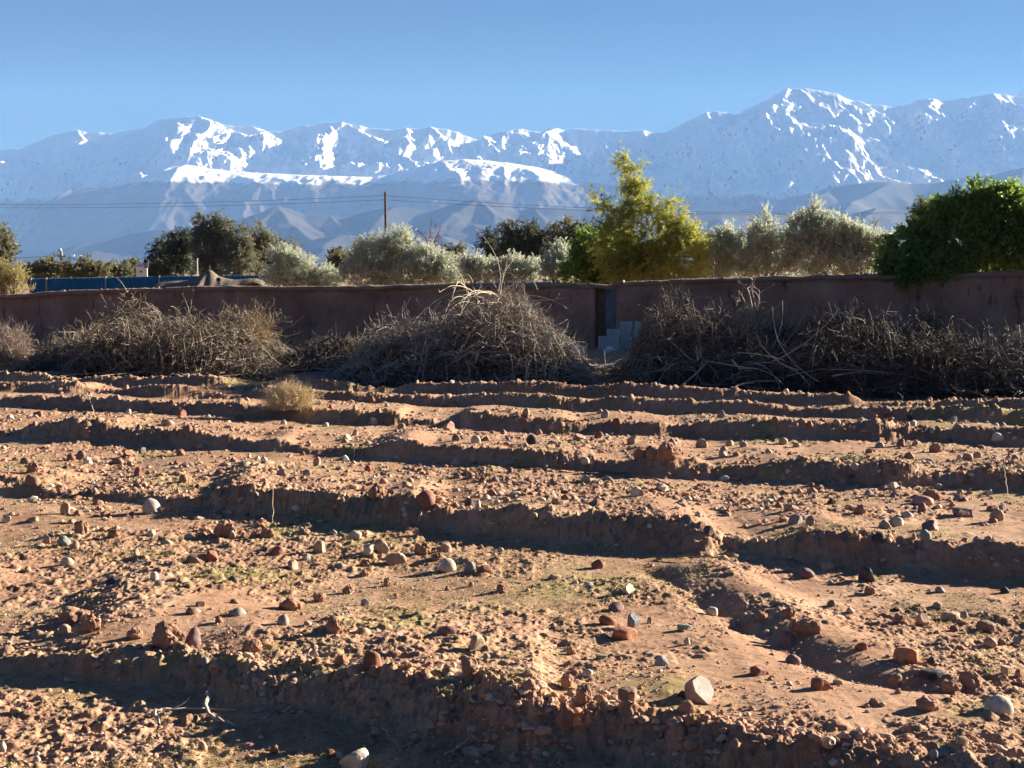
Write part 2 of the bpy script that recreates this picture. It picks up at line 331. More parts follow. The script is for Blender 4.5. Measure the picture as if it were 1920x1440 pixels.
# thin green film of seedlings and moss in patches
g1 = noise(nt, .55, 5, .6, P_, .4); g2 = noise(nt, 26, 5, .75, P_)
ga = N(nt, 'ShaderNodeMath', operation='MULTIPLY_ADD'); nt.links.new(g2, ga.inputs[0]); ga.inputs[1].default_value = .5; nt.links.new(g1, ga.inputs[2])
gm = ramp(nt, ga.outputs[0], [(.81, (0, 0, 0)), (.93, (.65, .65, .65))])
cc = mix(nt, gm, cc, (.20, .21, .07))
nt.links.new(cc, b.inputs['Base Color']); b.inputs['Roughness'].default_value = .95; b.inputs['Specular IOR Level'].default_value = .1
bump(nt, b, n3, .6, .012)
M_soil = m
tag(mesh_np('ground', np.stack([GX, GY, GZ], -1).reshape(-1, 3), grid_faces(*GX.shape), M_soil, smooth=True), kind='structure')
# fast look-up of the built surface
def gz(x, y):
    return ground_z(np.asarray(x, float), np.asarray(y, float))
# ---------------------------------------------------------------- stones
def ico(n):
    import bmesh
    bm = bmesh.new(); bmesh.ops.create_icosphere(bm, subdivisions=n, radius=1)
    v = np.array([x.co[:] for x in bm.verts]); f = np.array([[q.index for q in p.verts] for p in bm.faces]); bm.free(); return v, f
ICO = {n: ico(n) for n in (1, 2, 3, 4)}
def n3(v, s):  # cheap smooth 3-d noise out of 2-d slices
    return (vnoise(v[:, 0]+s, v[:, 1]*1.1-s, 1)+vnoise(v[:, 1]-s*2, v[:, 2]*1.1+s, 2)+vnoise(v[:, 2]+s*3, v[:, 0]*1.1, 3))/1.7
def rock_shape(kind, seed, lvl=3):
    r = np.random.default_rng(seed); v, f = ICO[lvl]; v = v.copy(); s = r.uniform(0, 90)
    if kind == 'round':
        v = v*(1+.17*n3(v*1.1, s)+.07*n3(v*2.3, s+7))[:, None]
        for i in range(3):
            nrm = r.normal(size=3); nrm /= np.linalg.norm(nrm); d = r.uniform(.72, .9); k = v@nrm-d
            v = v-np.outer(np.maximum(k, 0)*.8, nrm)
        v = v*(1+.02*n3(v*5, s+3))[:, None]
        v[:, 0] += .15*v[:, 2]*r.uniform(-1, 1)
    elif kind == 'angular':
        for i in range(r.integers(7, 12)):
            nrm = r.normal(size=3); nrm /= np.linalg.norm(nrm); d = r.uniform(.5, .82); k = v@nrm-d
            v = v-np.outer(np.maximum(k, 0), nrm)
        v = v*(1+.05*n3(v*2.5, s)+.03*n3(v*7, s))[:, None]
        v /= np.abs(v).max(0)
    elif kind == 'slab':
        v[:, 2] = np.sign(v[:, 2])*np.abs(v[:, 2])**.45
        for i in range(5):
            a = r.uniform(0, 6.28); nrm = np.array([math.cos(a), math.sin(a), r.uniform(-.3, .3)]); d = r.uniform(.6, .85); k = v@nrm-d
            v = v-np.outer(np.maximum(k, 0), nrm)
        v = v*(1+.05*n3(v*2, s)+.02*n3(v*7, s))[:, None]; v /= np.abs(v).max(0)
    else:  # clod of soil
        v = v*(1+.28*n3(v*1.3, s)+.16*n3(v*3.1, s+5)+.10*np.abs(n3(v*7, s+9)))[:, None]
    return v, f
def stone_mat(name, c, speck=.25, rough=.75):
    m, nt, b = newmat(name); c = np.array(c)
    f1 = noise(nt, 6, 5, .65); f2 = noise(nt, 45, 4, .7)
    a = ramp(nt, f1, [(.3, tuple(c*.78)), (.55, tuple(c)), (.75, tuple(np.minimum(c*1.18, .9)))])
    k = ramp(nt, f2, [(.35, (1-speck,)*3), (.6, (1, 1, 1))])
    dust = N(nt, 'ShaderNodeNewGeometry'); sp = N(nt, 'ShaderNodeSeparateXYZ'); tc = nt.nodes.new('ShaderNodeTexCoord')
    nt.links.new(tc.outputs['Generated'], sp.inputs[0])
    dd = ramp(nt, sp.outputs[2], [(.08, (.85, .85, .85)), (.42, (0, 0, 0))])
    col = mix(nt, dd, mix(nt, 1, a, k, 'MULTIPLY'), (.40, .22, .14))   # red soil clinging to the foot
    nt.links.new(col, b.inputs['Base Color']); b.inputs['Roughness'].default_value = rough
    bump(nt, b, f2, .5, .004); return m
SM = {'cream': stone_mat('cream_stone', (.52, .45, .36)), 'pale': stone_mat('pale_stone', (.50, .43, .36)), 'tan': stone_mat('tan_stone', (.40, .29, .20)),
      'pink': stone_mat('pinkish_stone', (.42, .26, .20)), 'brown': stone_mat('brown_stone', (.25, .16, .12)), 'red': stone_mat('red_brown_stone', (.27, .12, .08)),
      'grey': stone_mat('grey_stone', (.27, .25, .24)), 'bluegrey': stone_mat('blue_grey_stone', (.24, .25, .26)), 'greengrey': stone_mat('green_grey_stone', (.27, .27, .23)),
      'purple': stone_mat('purple_brown_stone', (.20, .13, .13)), 'dark': stone_mat('dark_stone', (.07, .065, .07)), 'white': stone_mat('white_stone', (.56, .52, .46)), 'orange': stone_mat('orange_red_stone', (.42, .19, .11))}
WORD = {'cream': 'cream', 'pale': 'pale', 'tan': 'tan', 'pink': 'pinkish', 'brown': 'brown', 'red': 'reddish-brown', 'grey': 'grey', 'bluegrey': 'blue-grey',
        'greengrey': 'greenish-grey', 'purple': 'purplish-brown', 'dark': 'dark', 'white': 'white', 'orange': 'orange-red'}
M_clod = m = newmat('soil_clod'); m, nt, b = m
geo = nt.nodes.new('ShaderNodeNewGeometry'); f1 = noise(nt, 5, 6, .7, geo.outputs['Position']); f2 = noise(nt, 60, 5, .7, geo.outputs['Position'])
nt.links.new(mix(nt, 1, ramp(nt, f1, [(.3, (.29, .155, .10)), (.7, (.41, .25, .17))]), ramp(nt, f2, [(.3, (.7,)*3), (.6, (1, 1, 1))]), 'MULTIPLY'), b.inputs['Base Color'])
b.inputs['Roughness'].default_value = .97; bump(nt, b, f2, .8, .012); M_clod = m
# px, py of the foot, width and height in photo pixels, colour, shape (r round, a angular, s slab)
STONES = '''42 1052 17 12 dark a;124 1060 27 15 cream r;364 1056 45 13 brown s;396 1055 24 20 red a;208 1096 27 13 dark a;288 1088 18 15 cream a;296 1098 18 9 grey r;435 1090 20 12 dark a;219 1124 17 12 tan a;374 1138 20 9 brown s
439 1132 20 8 brown r;358 1153 24 13 brown r;442 1156 35 15 greengrey r;410 1169 17 12 red r;359 1212 33 34 purple r;383 1248 18 16 grey r;157 1374 22 14 red r;349 1382 15 9 cream r;281 1399 18 15 tan a;379 1409 19 17 tan a
28 1341 22 9 tan s;67 1432 16 10 pale r;5 1411 12 19 pale a;119 1193 28 19 tan a;741 1060 43 21 tan a;547 1070 22 17 pink a;574 1051 18 12 cream a;838 1074 36 24 pale r;881 1073 23 19 bluegrey r;908 1071 32 14 red r
684 1136 18 13 grey a;529 1173 25 19 greengrey r;576 1174 17 10 tan r;837 1190 40 19 purple r;894 1219 35 32 tan a;910 1222 18 11 brown r;912 1236 15 10 grey r;849 1252 15 8 pale a;698 1258 38 34 red r;588 1237 20 18 grey a
591 1245 18 12 red a;669 1283 25 11 tan s;513 1414 20 15 red a;619 1425 20 16 red a;637 1426 14 13 cream a;662 1452 62 42 pale a;883 1100 11 9 tan r;838 1108 10 8 brown r;1122 1067 29 16 red r;1179 1116 29 20 cream a
1040 1086 26 8 tan s;1104 1100 18 9 pale r;1079 1095 13 7 cream r;1156 1148 33 16 purple r;1336 1155 24 18 pale r;1140 1172 35 17 red r;1189 1178 27 28 bluegrey a;1218 1170 10 13 tan a;1172 1200 53 19 orange s;1284 1183 29 11 greengrey s
1289 1211 15 15 cream a;1129 1238 24 8 greengrey s;1242 1249 30 20 bluegrey a;1102 1267 21 13 pale r;1424 1268 36 18 red a;1178 1314 40 20 brown s;1278 1308 15 12 dark a;1554 1070 28 16 tan r;1515 1085 32 18 purple r;1627 1094 33 32 dark a
1812 1095 14 9 tan r;1886 1113 19 11 dark r;1764 1112 20 10 bluegrey r;1759 1141 19 12 greengrey r;1561 1137 20 10 brown r;1596 1152 18 11 tan a;1784 1165 40 17 tan s;1809 1160 17 14 grey r;1732 1174 28 24 pink a;1683 1146 18 5 dark s
1852 1186 40 20 brown s;1790 1185 17 11 red r;1479 1214 40 28 purple r;1616 1221 25 14 red a;1705 1246 55 30 orange a;1748 1248 18 14 dark a;1489 1246 33 18 purple r;1859 1216 27 14 pink r;1880 1209 17 11 brown r;1909 1209 20 15 bluegrey a
1752 1276 52 17 dark s;1680 1289 28 23 brown a;1890 1270 24 18 tan a;1540 1295 42 24 red a;1573 1285 20 10 tan s;1879 1341 60 34 cream r;1608 1388 28 17 pink a;1655 1326 15 8 tan r;1771 1419 32 16 bluegrey a;1565 1441 22 11 cream r
1754 1428 20 18 grey a;1537 1403 10 12 greengrey a;281 964 36 29 pale r;120 965 19 21 tan a;57 913 28 18 brown r;258 893 18 17 red a;45 870 22 13 brown r;132 864 18 14 red r;150 861 21 15 brown r;375 843 22 11 pink r
237 857 20 11 red a;219 870 24 12 brown a;338 855 17 12 red a;410 891 23 9 brown r;17 784 15 9 pale r;70 781 20 11 red a;240 777 10 9 cream a;338 780 21 11 red a;447 788 16 12 red a;312 798 26 12 tan a
352 816 17 14 brown r;11 981 18 14 pale a;62 980 18 10 tan r;282 1007 18 10 cream r;310 1021 25 11 tan r;380 1007 15 8 brown r;435 1009 16 13 tan a;117 1024 28 16 greengrey r;87 1020 16 18 pink a;140 1031 15 14 pink r
255 1041 12 13 pink a;332 925 9 9 tan r;237 734 10 9 tan a;530 892 29 12 tan a;575 892 18 12 greengrey r;594 873 16 16 pink a;648 867 16 14 white a;690 885 15 12 red r;719 907 18 10 pink r;762 914 19 11 tan r
769 904 15 9 tan r;662 918 20 9 tan s;797 954 40 27 red r;788 979 11 15 grey a;757 963 10 8 pale r;910 938 20 10 pale r;880 948 20 14 dark a;896 952 12 15 cream a;855 898 18 11 brown a;855 827 18 12 brown r
892 831 20 14 cream r;701 797 15 13 pale a;840 808 26 17 pink a;752 804 16 10 tan r;665 817 14 11 tan a;650 827 20 12 cream a;531 796 12 9 white r;715 1037 33 23 tan a;690 1042 20 16 pale a;520 1040 24 14 red r
597 1037 25 22 tan a;835 1036 24 17 pink s;665 1012 26 15 pale a;697 756 13 11 red r;1036 808 17 12 tan a;997 833 22 17 dark r;1087 824 26 13 pink a;1124 820 19 12 red a;1190 833 22 17 tan a;1261 836 17 14 purple r
1317 840 26 17 tan a;1369 836 17 10 tan r;1395 838 16 10 tan r;1135 784 17 16 grey r;986 778 14 12 tan r;1354 784 20 14 grey a;1097 877 19 12 cream r;1061 872 11 11 grey r;1099 903 20 12 greengrey a;1139 901 17 8 bluegrey r
1014 921 17 11 pink r;1059 927 17 7 dark a;1192 930 21 20 white a;1203 930 9 12 tan a;1360 902 24 9 pale r;1287 930 18 7 orange s;1207 961 15 8 pale r;1309 969 13 10 pale a;1365 966 14 12 red a;1000 977 17 12 tan r
1330 1006 20 14 dark a;1357 858 18 13 greengrey a;1217 850 14 16 dark a;1157 800 20 12 red r;1871 831 22 14 white a;1605 885 19 12 pale r;1707 861 20 14 brown r;1816 863 22 14 pink r;1835 859 17 12 tan r;1800 862 12 10 cream r
1691 837 17 13 red r;1717 834 13 10 tan r;1651 840 19 10 greengrey r;1470 834 18 11 tan r;1495 839 15 9 tan r;1676 918 19 15 pale a;1761 917 16 10 tan r;1857 928 14 11 cream r;1801 926 13 10 tan r;1734 948 43 16 pink r
1730 960 18 17 purple r;1482 958 22 14 tan a;1661 992 26 17 greengrey a;1686 986 24 15 cream r;1749 995 37 20 purple a;1737 1014 24 18 greengrey r;1714 1016 9 10 tan r;1604 1011 11 10 tan a;1649 1020 30 17 dark r;1494 982 30 17 grey a
1520 986 18 17 tan a;1810 970 40 18 purple s;1872 977 30 22 tan a;1560 947 18 11 dark a;1665 785 28 12 purple r;1710 798 22 13 cream a;1707 788 10 12 dark a;1790 793 12 13 grey a;1797 806 20 10 tan r;1615 788 16 9 cream a
1519 806 14 12 red r;1454 798 15 13 brown r;1862 781 10 8 white a;1475 738 11 8 white r;1500 738 9 6 pale r;1824 896 12 6 white a;1750 818 11 8 pale r;598 700 34 14 red r;1570 801 16 9 tan r;610 800 13 8 cream r
1243 862 14 10 brown r;985 838 12 8 tan r;1442 850 14 9 tan r;936 834 11 7 tan a;1125 776 12 9 pink r;1305 776 13 8 tan r;905 905 14 9 red a;957 885 13 8 brown r;1500 900 13 8 tan r;1630 850 14 9 brown a'''
CLODS = '''136 1172 62 30;168 1187 38 36;310 1220 60 50;685 1063 23 14;683 1081 20 12;726 1101 16 18;652 1114 24 14;598 1130 26 18;544 1145 48 25;626 1190 34 28;1071 1228 20 18;1064 1294 26 24;1096 1332 32 30;1058 1385 40 48;1290 1338 28 24;1296 1366 22 18
1632 1116 22 15;1510 1194 36 32;1492 1186 26 24;1530 1190 28 24;1823 1292 44 30;1787 1296 40 20;1912 1273 20 17;1747 1337 46 26;150 1000 30 24;212 1010 27 20;420 1007 46 32;705 938 34 28;792 1042 36 22;1252 870 46 32;1225 866 26 20;1757 848 28 17;1750 938 42 20;1615 964 26 15
705 1272 30 22;760 1290 34 22;640 1246 30 20;940 1112 20 14;470 1225 40 22;250 1200 34 20;1690 1172 30 20;1200 858 24 20;880 1275 34 26;500 1010 30 20;1480 1160 26 18;60 885 26 20;1430 1165 24 16;820 1050 24 14;345 905 24 16;1640 1325 24 15'''
def place(px, py, w, h, v, f, rs, flat=.85, sink=.32):
    X, Y = pix_ground(px, py)
    # meet the real surface along the picture ray
    ys_ = np.linspace(Y-3.0, Y+2.5, 240) if py > 700 else np.linspace(Y-3, Y+4, 240)
    ys_ = ys_[ys_ > 5]
    dx, dy, dz = raydir(px, py); t = ys_/dy; zr = CH+dz*t; zg = gz(dx*t, ys_)
    hit = np.nonzero(zg >= zr)[0]
    if len(hit): Y = ys_[hit[0]]; X = (dx*t)[hit[0]]
    k = Y/F; W, Hh = w*k, h*k; Dp = W*rs.uniform(.7, 1.0)
    Hh = Hh*1.0; W = W*.95
    zg = float(gz(X, Y+Dp*.35))
    co = np.stack([v[:, 0]*W/2, v[:, 1]*Dp/2, v[:, 2]*Hh/2/(1-sink)], -1)
    return co, (float(X), float(Y+Dp*.4), zg+Hh/2/(1-sink)-2*Hh/2/(1-sink)*sink), W, Hh
LM = [  # landmarks one can find, for the labels
 (359, 1200, 'the round purplish stone on the near bank'), (310, 1196, 'the big red clod on the near bank'), (281, 951, 'the big pale egg-shaped stone'), (662, 1430, 'the large pale stone cut off by the bottom edge'),
 (698, 1244, 'the upright red egg-shaped stone on the near bank'), (894, 1204, 'the tan two-faced stone'), (1315, 1301, 'the big white-faced stone'), (1242, 1240, 'the blue-grey pointed stone'), (1172, 1191, 'the flat orange block'),
 (1627, 1080, 'the dark pointed stone with a pale side'), (1879, 1325, 'the large cream oblong stone'), (1705, 1232, 'the orange-red slab'), (1752, 1268, 'the flat black stone'), (1192, 922, 'the bright white upright stone'), (797, 940, 'the big round red rock in the second bank'),
 (1252, 850, 'the tall red clod on the third bank'), (1734, 940, 'the long pink oval stone'), (1871, 825, 'the whitish stone in the far furrow'), (540, 750, 'the dry straw-coloured bush'), (741, 1050, 'the big tan block by the second furrow'), (838, 1065, 'the pale hooded stone'),
 (544, 1136, 'the dark clod in mid-field'), (57, 905, 'the brown oval stone in the furrow end'), (1058, 1370, 'the sunlit clod in the near bank'), (370, 1345, 'the fallen branches in the near furrow'), (120, 956, 'the tan pointed stone'), (1336, 1146, 'the pale rounded stone by the slanting furrow'), (1179, 1107, 'the cream angular stone'), (840, 800, 'the pink block on the far strip'), (1317, 832, 'the tan heap-like stone on the fourth bank')]
SH = {'r': ['rounded', 'smooth rounded'], 'a': ['angular', 'sharp-edged'], 's': ['flat', 'flat slab-like']}
used_labels = set()
def rel(dx, dy):
    a = math.degrees(math.atan2(dy*2.2, dx)) % 360; i = int((a+22.5)//45) % 8
    return ['right of', 'in front and right of', 'in front of', 'in front and left of', 'left of', 'behind and left of', 'behind', 'behind and right of'][i]
def stone_label(px, py, w, col, shp, noun):
    size = 'large' if w > 30 else 'medium' if w > 19 else 'small' if w > 13 else 'tiny'
    order = sorted(LM, key=lambda l: math.hypot(l[0]-px, (l[1]-py)*2))
    for sh in range(2):
        for l in order[:5]:
            d = math.hypot(l[0]-px, (l[1]-py)*2)
            if d < 9: continue
            dist = 'just ' if d < 60 else '' if d < 160 else 'well ' if d < 300 else 'far '
            t = f"{size} {(WORD[col]+' ') if col else ''}{(SH[shp][sh]+' ') if shp else 'crumbly '}{noun} {dist}{rel(px-l[0], py-l[1])} {l[2]}"
            t = ' '.join(t.split()); 
            if len(t.replace('-', ' ').split()) > 16: t = t.replace(SH[shp][sh]+' ', '') if shp else t.replace('crumbly ', '')
            if len(t.replace('-', ' ').split()) > 16: continue
            if t not in used_labels: used_labels.add(t); return t
    t = f"{size} {WORD.get(col, 'crumbly red')} {noun} lying in a dense scatter of stones on the field"
    return t
SPECIAL = {(359, 1212): 'round purplish-grey cobble resting on the near bank beside a big red clod', (281, 964): 'big smooth pale egg-shaped stone tilted at the foot of the second bank',
 (662, 1452): 'large rough pale boulder cut off by the bottom edge of the photo', (698, 1258): 'upright reddish egg-shaped stone stuck in the top of the near bank', (894, 1219): 'tan stone with one bright flat face and a long shadow',
 (1242, 1249): 'blue-grey pointed stone alone on bare red soil', (1172, 1200): 'flat orange-red rectangular block with a long shadow', (1627, 1094): 'dark blue pointed stone with a pale sunlit side',
 (1879, 1341): 'large cream oblong boulder near the right edge', (1705, 1246): 'sloping orange-red slab beside the slanting furrow', (1752, 1276): 'flat black wedge-shaped stone', (1192, 930): 'bright white upright rock on the strip beyond the second bank',
 (797, 954): 'big round reddish rock bedded in the second bank', (1734, 948): 'long pinkish oval cobble on the strip by the third bank', (1871, 831): 'whitish angular stone lying in the shaded far furrow', (741, 1060): 'big tan block near the foot of the second bank',
 (838, 1074): 'pale hooded stone next to a small blue-grey one', (57, 913): 'brown oval cobble in the shaded end of the second furrow', (120, 965): 'tan pointed stone behind a shaded hollow', (1336, 1155): 'pale rounded cobble beside the slanting furrow',
 (1179, 1116): 'cream angular stone with a bright top in mid-field', (840, 808): 'pink tilted block among pebbles on the far strip', (1317, 840): 'tan heap-like rock on the strip beyond the fourth bank', (598, 700): 'large dark red boulder at the foot of the brush between the piles'}
rs = np.random.default_rng(21)
pool = {k: [rock_shape({'r': 'round', 'a': 'angular', 's': 'slab'}[k], 100+i*7+ord(k), 3) for i in range(10)] for k in 'ras'}
def put_stone(px, py, w, h, col, shp, label, mat=None):
    v, f = pool[shp][rs.integers(10)]
    a = rs.uniform(0, 6.28); R = np.array([[math.cos(a), -math.sin(a), 0], [math.sin(a), math.cos(a), 0], [0, 0, 1]]); v = v@R.T
    if shp != 's':
        a = rs.uniform(-.5, .5); R = np.array([[math.cos(a), 0, -math.sin(a)], [0, 1, 0], [math.sin(a), 0, math.cos(a)]]); v = v@R.T
    v = (v-(v.max(0)+v.min(0))/2)/((v.max(0)-v.min(0))/2)
    co, loc, W, Hh = place(px, py, w, h, v, f, rs)
    o = mesh_np('stone', co, f, mat or SM[col], smooth=(shp == 'r')); o.location = loc
    return tag(o, label, 'stone', 'loose stones lying on the ploughed field')
n_st = 0
for ln in STONES.replace('\n', ';').split(';'):
    px, py, w, h, col, shp = ln.split(); px, py, w, h = int(px), int(py), int(w), int(h)
    lab = SPECIAL.get((px, py))
    if not lab: lab = stone_label(px, py, w, col, shp, 'stone')
    put_stone(px, py, w, h, col, shp, lab); n_st += 1
# the white-faced stone: a cut block, one broad white face turned to the sun
v, f = ICO[4]; v = v.copy()
for nn, dd in (((-.8, -.5, .3), .7), ((-.3, -.9, -.1), .72), ((.9, -.1, -.5), .75), ((-.5, .2, .9), .72), ((.1, .9, .4), .6), ((.9, .5, .2), .8)):
    nn = np.array(nn)/np.linalg.norm(nn); k = v@nn-dd; v = v-np.outer(np.maximum(k, 0), nn)
n0 = np.array([.42, -.58, .70]); n0 /= np.linalg.norm(n0)
k = v@n0-.26; face = k > 0; v = v-np.outer(np.maximum(k, 0), n0)
v = v*(1+.05*n3(v*2, 4))[:, None]; v = (v-(v.max(0)+v.min(0))/2)/((v.max(0)-v.min(0))/2)
co, loc, W, Hh = place(1314, 1320, 60, 44, v, f, rs)
o = mesh_np('stone', co, f, smooth=False, mats=[SM['pink'], stone_mat('white_broken_face', (.46, .42, .38), .3)], midx=face[f].all(1).astype(int))
o.location = loc; tag(o, 'big stone with a broad white broken face turned to the sun', 'stone', 'loose stones lying on the ploughed field'); n_st += 1
# smaller loose stones
tries = 0
while n_st < 300 and tries < 4000:
    tries += 1
    px = rs.uniform(0, 1920); py = rs.uniform(745, 1120)
    if rs.uniform() > (.9 if py < 960 else .4): continue
    w = rs.uniform(9, 13); col = rs.choice(['tan', 'pale', 'pink', 'brown', 'red', 'grey', 'cream'], p=[.27, .17, .15, .15, .1, .08, .08]); shp = rs.choice(['r', 'a', 's'], p=[.5, .4, .1])
    lab = stone_label(px, py, w, col, shp, 'stone')
    if 'dense scatter' in lab: continue
    put_stone(px, py, w, w*rs.uniform(.5, .8), col, shp, lab); n_st += 1
for ln in CLODS.replace('\n', ';').split(';'):
    px, py, w, h = map(int, ln.split()); v, f = rock_shape('clod', px*7+py, 4)
    v = (v-(v.max(0)+v.min(0))/2)/((v.max(0)-v.min(0))/2)
    co, loc, W, Hh = place(px, py, w*1.05, h, v, f, rs, sink=.3)
    o = mesh_np('soil_clod', co, f, M_clod, smooth=False); o.location = loc
    lab = {(310, 1220): 'big squared red clod on the near bank beside a round purplish cobble', (1252, 872): 'tall ragged red clod standing on the third bank', (544, 1145): 'dark crumbly clod casting a long shadow in mid-field', (1058, 1392): 'large sunlit clod jutting from the near bank'}.get((px, py))
    tag(o, lab or stone_label(px, py, w, None, None, 'red soil clod'), 'clod', 'clods of red soil thrown up by ploughing')

# ---------------------------------------------------------------- gravel, crumbs, seedlings: uncountable
def scatter_px(n, y0, y1, bias=1.0):
    px = rs.uniform(-200, 2120, n); py = y0+(y1-y0)*rs.uniform(0, 1, n)**bias
    X, Y = pix_ground(px, py); return X, Y
def multi(V0, F0, X, Y, Z, S, rot, squash):
    """copies of small shapes with size and turn"""
    n = len(X); out = []; c, s = np.cos(rot), np.sin(rot)
    v = V0[None]*S[:, None, None]*np.stack([np.ones(n), squash, squash*.8], -1)[:, None, :]
    x = v[..., 0]*c[:, None]-v[..., 1]*s[:, None]; y = v[..., 0]*s[:, None]+v[..., 1]*c[:, None]
    v = np.stack([x+X[:, None], y+Y[:, None], v[..., 2]+Z[:, None]], -1)
    f = (F0[None]+(np.arange(n)*len(V0))[:, None, None]).reshape(-1, F0.shape[1])
    return v.reshape(-1, 3), f
def gravel(n, y0, y1, smin, smax, lvl, pw, name, mat, label, flankbias=0):
    X, Y = scatter_px(n, y0, y1)
    if flankbias:
        g_ = (ground_z(X, Y+.12, False)-ground_z(X, Y-.12, False))/.24; g2_ = (ground_z(X, Y-.3, False)-ground_z(X, Y-.54, False))/.24; k = (g_ > .16) | (g2_ > .2); X, Y = X[k], Y[k]; n = len(X)
    dens = .5+.5*vnoise(X/.9, Y/.9, 77)+.5*vnoise(X/.25, Y/.25, 78); k = rs.uniform(0, 1, n) < np.clip(dens*1.3-.25, .06, 1)
    X, Y = X[k], Y[k]; n = len(X); Z = gz(X, Y)
    S = smin*(smax/smin)**(rs.uniform(0, 1, n)**pw)
    Vs, Fs, off = [], [], 0
    for j in range(8):
        v0, f0 = rock_shape('angular' if j % 2 else 'clod', 300+j, lvl); m_ = np.arange(n) % 8 == j
        if not m_.any(): continue
        v, f = multi(v0, f0, X[m_], Y[m_], Z[m_]+S[m_]*.15, S[m_], rs.uniform(0, 6.28, m_.sum()), rs.uniform(.55, 1, m_.sum()))
        Vs.append(v); Fs.append(f+off); off += len(v)
    return tag(mesh_np(name, np.concatenate(Vs), np.concatenate(Fs), mat), label, 'gravel', kind='stuff')
m, nt, b = newmat('gravel_mix'); geo = nt.nodes.new('ShaderNodeNewGeometry')
c = ramp(nt, geo.outputs['Random Per Island'], [(0, (.30, .16, .11)), (.3, (.38, .22, .15)), (.5, (.42, .25, .16)), (.62, (.30, .22, .17)), (.74, (.45, .36, .28)), (.84, (.22, .18, .16)), (.92, (.55, .47, .38)), (.97, (.12, .11, .12))], 'CONSTANT')
nt.links.new(c, b.inputs['Base Color']); M_grav = m
m, nt, b = newmat('soil_crumb_mix'); geo = nt.nodes.new('ShaderNodeNewGeometry')
c = ramp(nt, geo.outputs['Random Per Island'], [(0, (.29, .17, .115)), (.4, (.38, .235, .16)), (.8, (.45, .30, .215)), (.96, (.50, .38, .28))])
nt.links.new(c, b.inputs['Base Color']); M_crumb = m
gravel(17000, 690, 1010, .012, .085, 1, 2.4, 'gravel', M_grav, 'small mixed stones strewn over the far half of the field')
gravel(14000, 960, 1500, .006, .030, 1, 2.6, 'near_gravel', M_grav, 'fine gravel strewn over the near half of the field')
gravel(17000, 900, 1500, .005, .022, 1, 1.8, 'soil_crumbs', M_crumb, 'crumbs of red soil over the near half of the field')
gravel(14000, 690, 960, .015, .05, 1, 2.0, 'far_soil_crumbs', M_crumb, 'crumbs of red soil over the far half of the field')
gravel(44000, 690, 1500, .012, .055, 2, 2.3, 'bank_clods', M_crumb, 'small crumbly clods along the banks of the furrows', 1)
# seedlings and dead stalk litter
def leafmat(name, cols, trans=.35, rough=.55):
    m, nt, b = newmat(name); nt.nodes.remove(b)
    geo = nt.nodes.new('ShaderNodeNewGeometry'); st = [(i/len(cols), c) for i, c in enumerate(cols)]
    c = ramp(nt, geo.outputs['Random Per Island'], st)
    d = N(nt, 'ShaderNodeBsdfPrincipled', Roughness=rough); d.inputs['Specular IOR Level'].default_value = .35; t = N(nt, 'ShaderNodeBsdfTranslucent')
    nt.links.new(c, d.inputs['Base Color']); nt.links.new(c, t.inputs['Color'])
    x = N(nt, 'ShaderNodeMixShader'); x.inputs[0].default_value = trans
    nt.links.new(d.outputs[0], x.inputs[1]); nt.links.new(t.outputs[0], x.inputs[2])
    nt.links.new(x.outputs[0], nt.nodes['Material Output'].inputs['Surface']); return m
def leaves(C, D, L, W, seed=0, fold=.25):
    """C centres, D directions, L lengths, W widths -> pointed leaf quads folded a little"""
    r = np.random.default_rng(seed); n = len(C)
    D = D/np.maximum(np.linalg.norm(D, axis=1, keepdims=True), 1e-6)
    R = r.normal(size=(n, 3)); S = np.cross(D, R); S /= np.maximum(np.linalg.norm(S, axis=1, keepdims=True), 1e-6); U_ = np.cross(S, D)
    L = np.broadcast_to(L, n)[:, None]; W = np.broadcast_to(W, n)[:, None]
    a = C-D*L*.5; b_ = C+S*W*.5+U_*W*fold; c_ = C+D*L*.5; d_ = C-S*W*.5+U_*W*fold
    V = np.stack([a, b_, c_, d_], 1).reshape(-1, 3); i = np.arange(n)[:, None]*4
    return V, i+np.array([[0, 1, 2, 3]])
M_seed = leafmat('seedling_green', [(.10, .13, .035), (.20, .22, .07), (.30, .29, .12), (.35, .30, .17)], .25)
X, Y = scatter_px(110000, 760, 1480)
gsel = .9*vnoise(X/1.5, Y/1.5, 61)+.5*vnoise(X/.35, Y/.35, 62)
pw_ = np.where((Y < 24) & (Y > 13), .12, 0)
kk = gsel+pw_ > .42; X, Y = X[kk], Y[kk]; Z = gz(X, Y); n = len(X); sz = rs.uniform(.008, .026, n)*(1+Y/40)
D = rs.normal(size=(n, 3)); D[:, 2] = np.abs(D[:, 2])+.4
V, Fc = leaves(np.stack([X, Y, Z+sz*.3], -1), D, sz, sz*.45, 3)
tag(mesh_np('seedlings', V, Fc, M_seed), 'thin patches of tiny green seedlings on the soil', 'seedlings', kind='stuff')
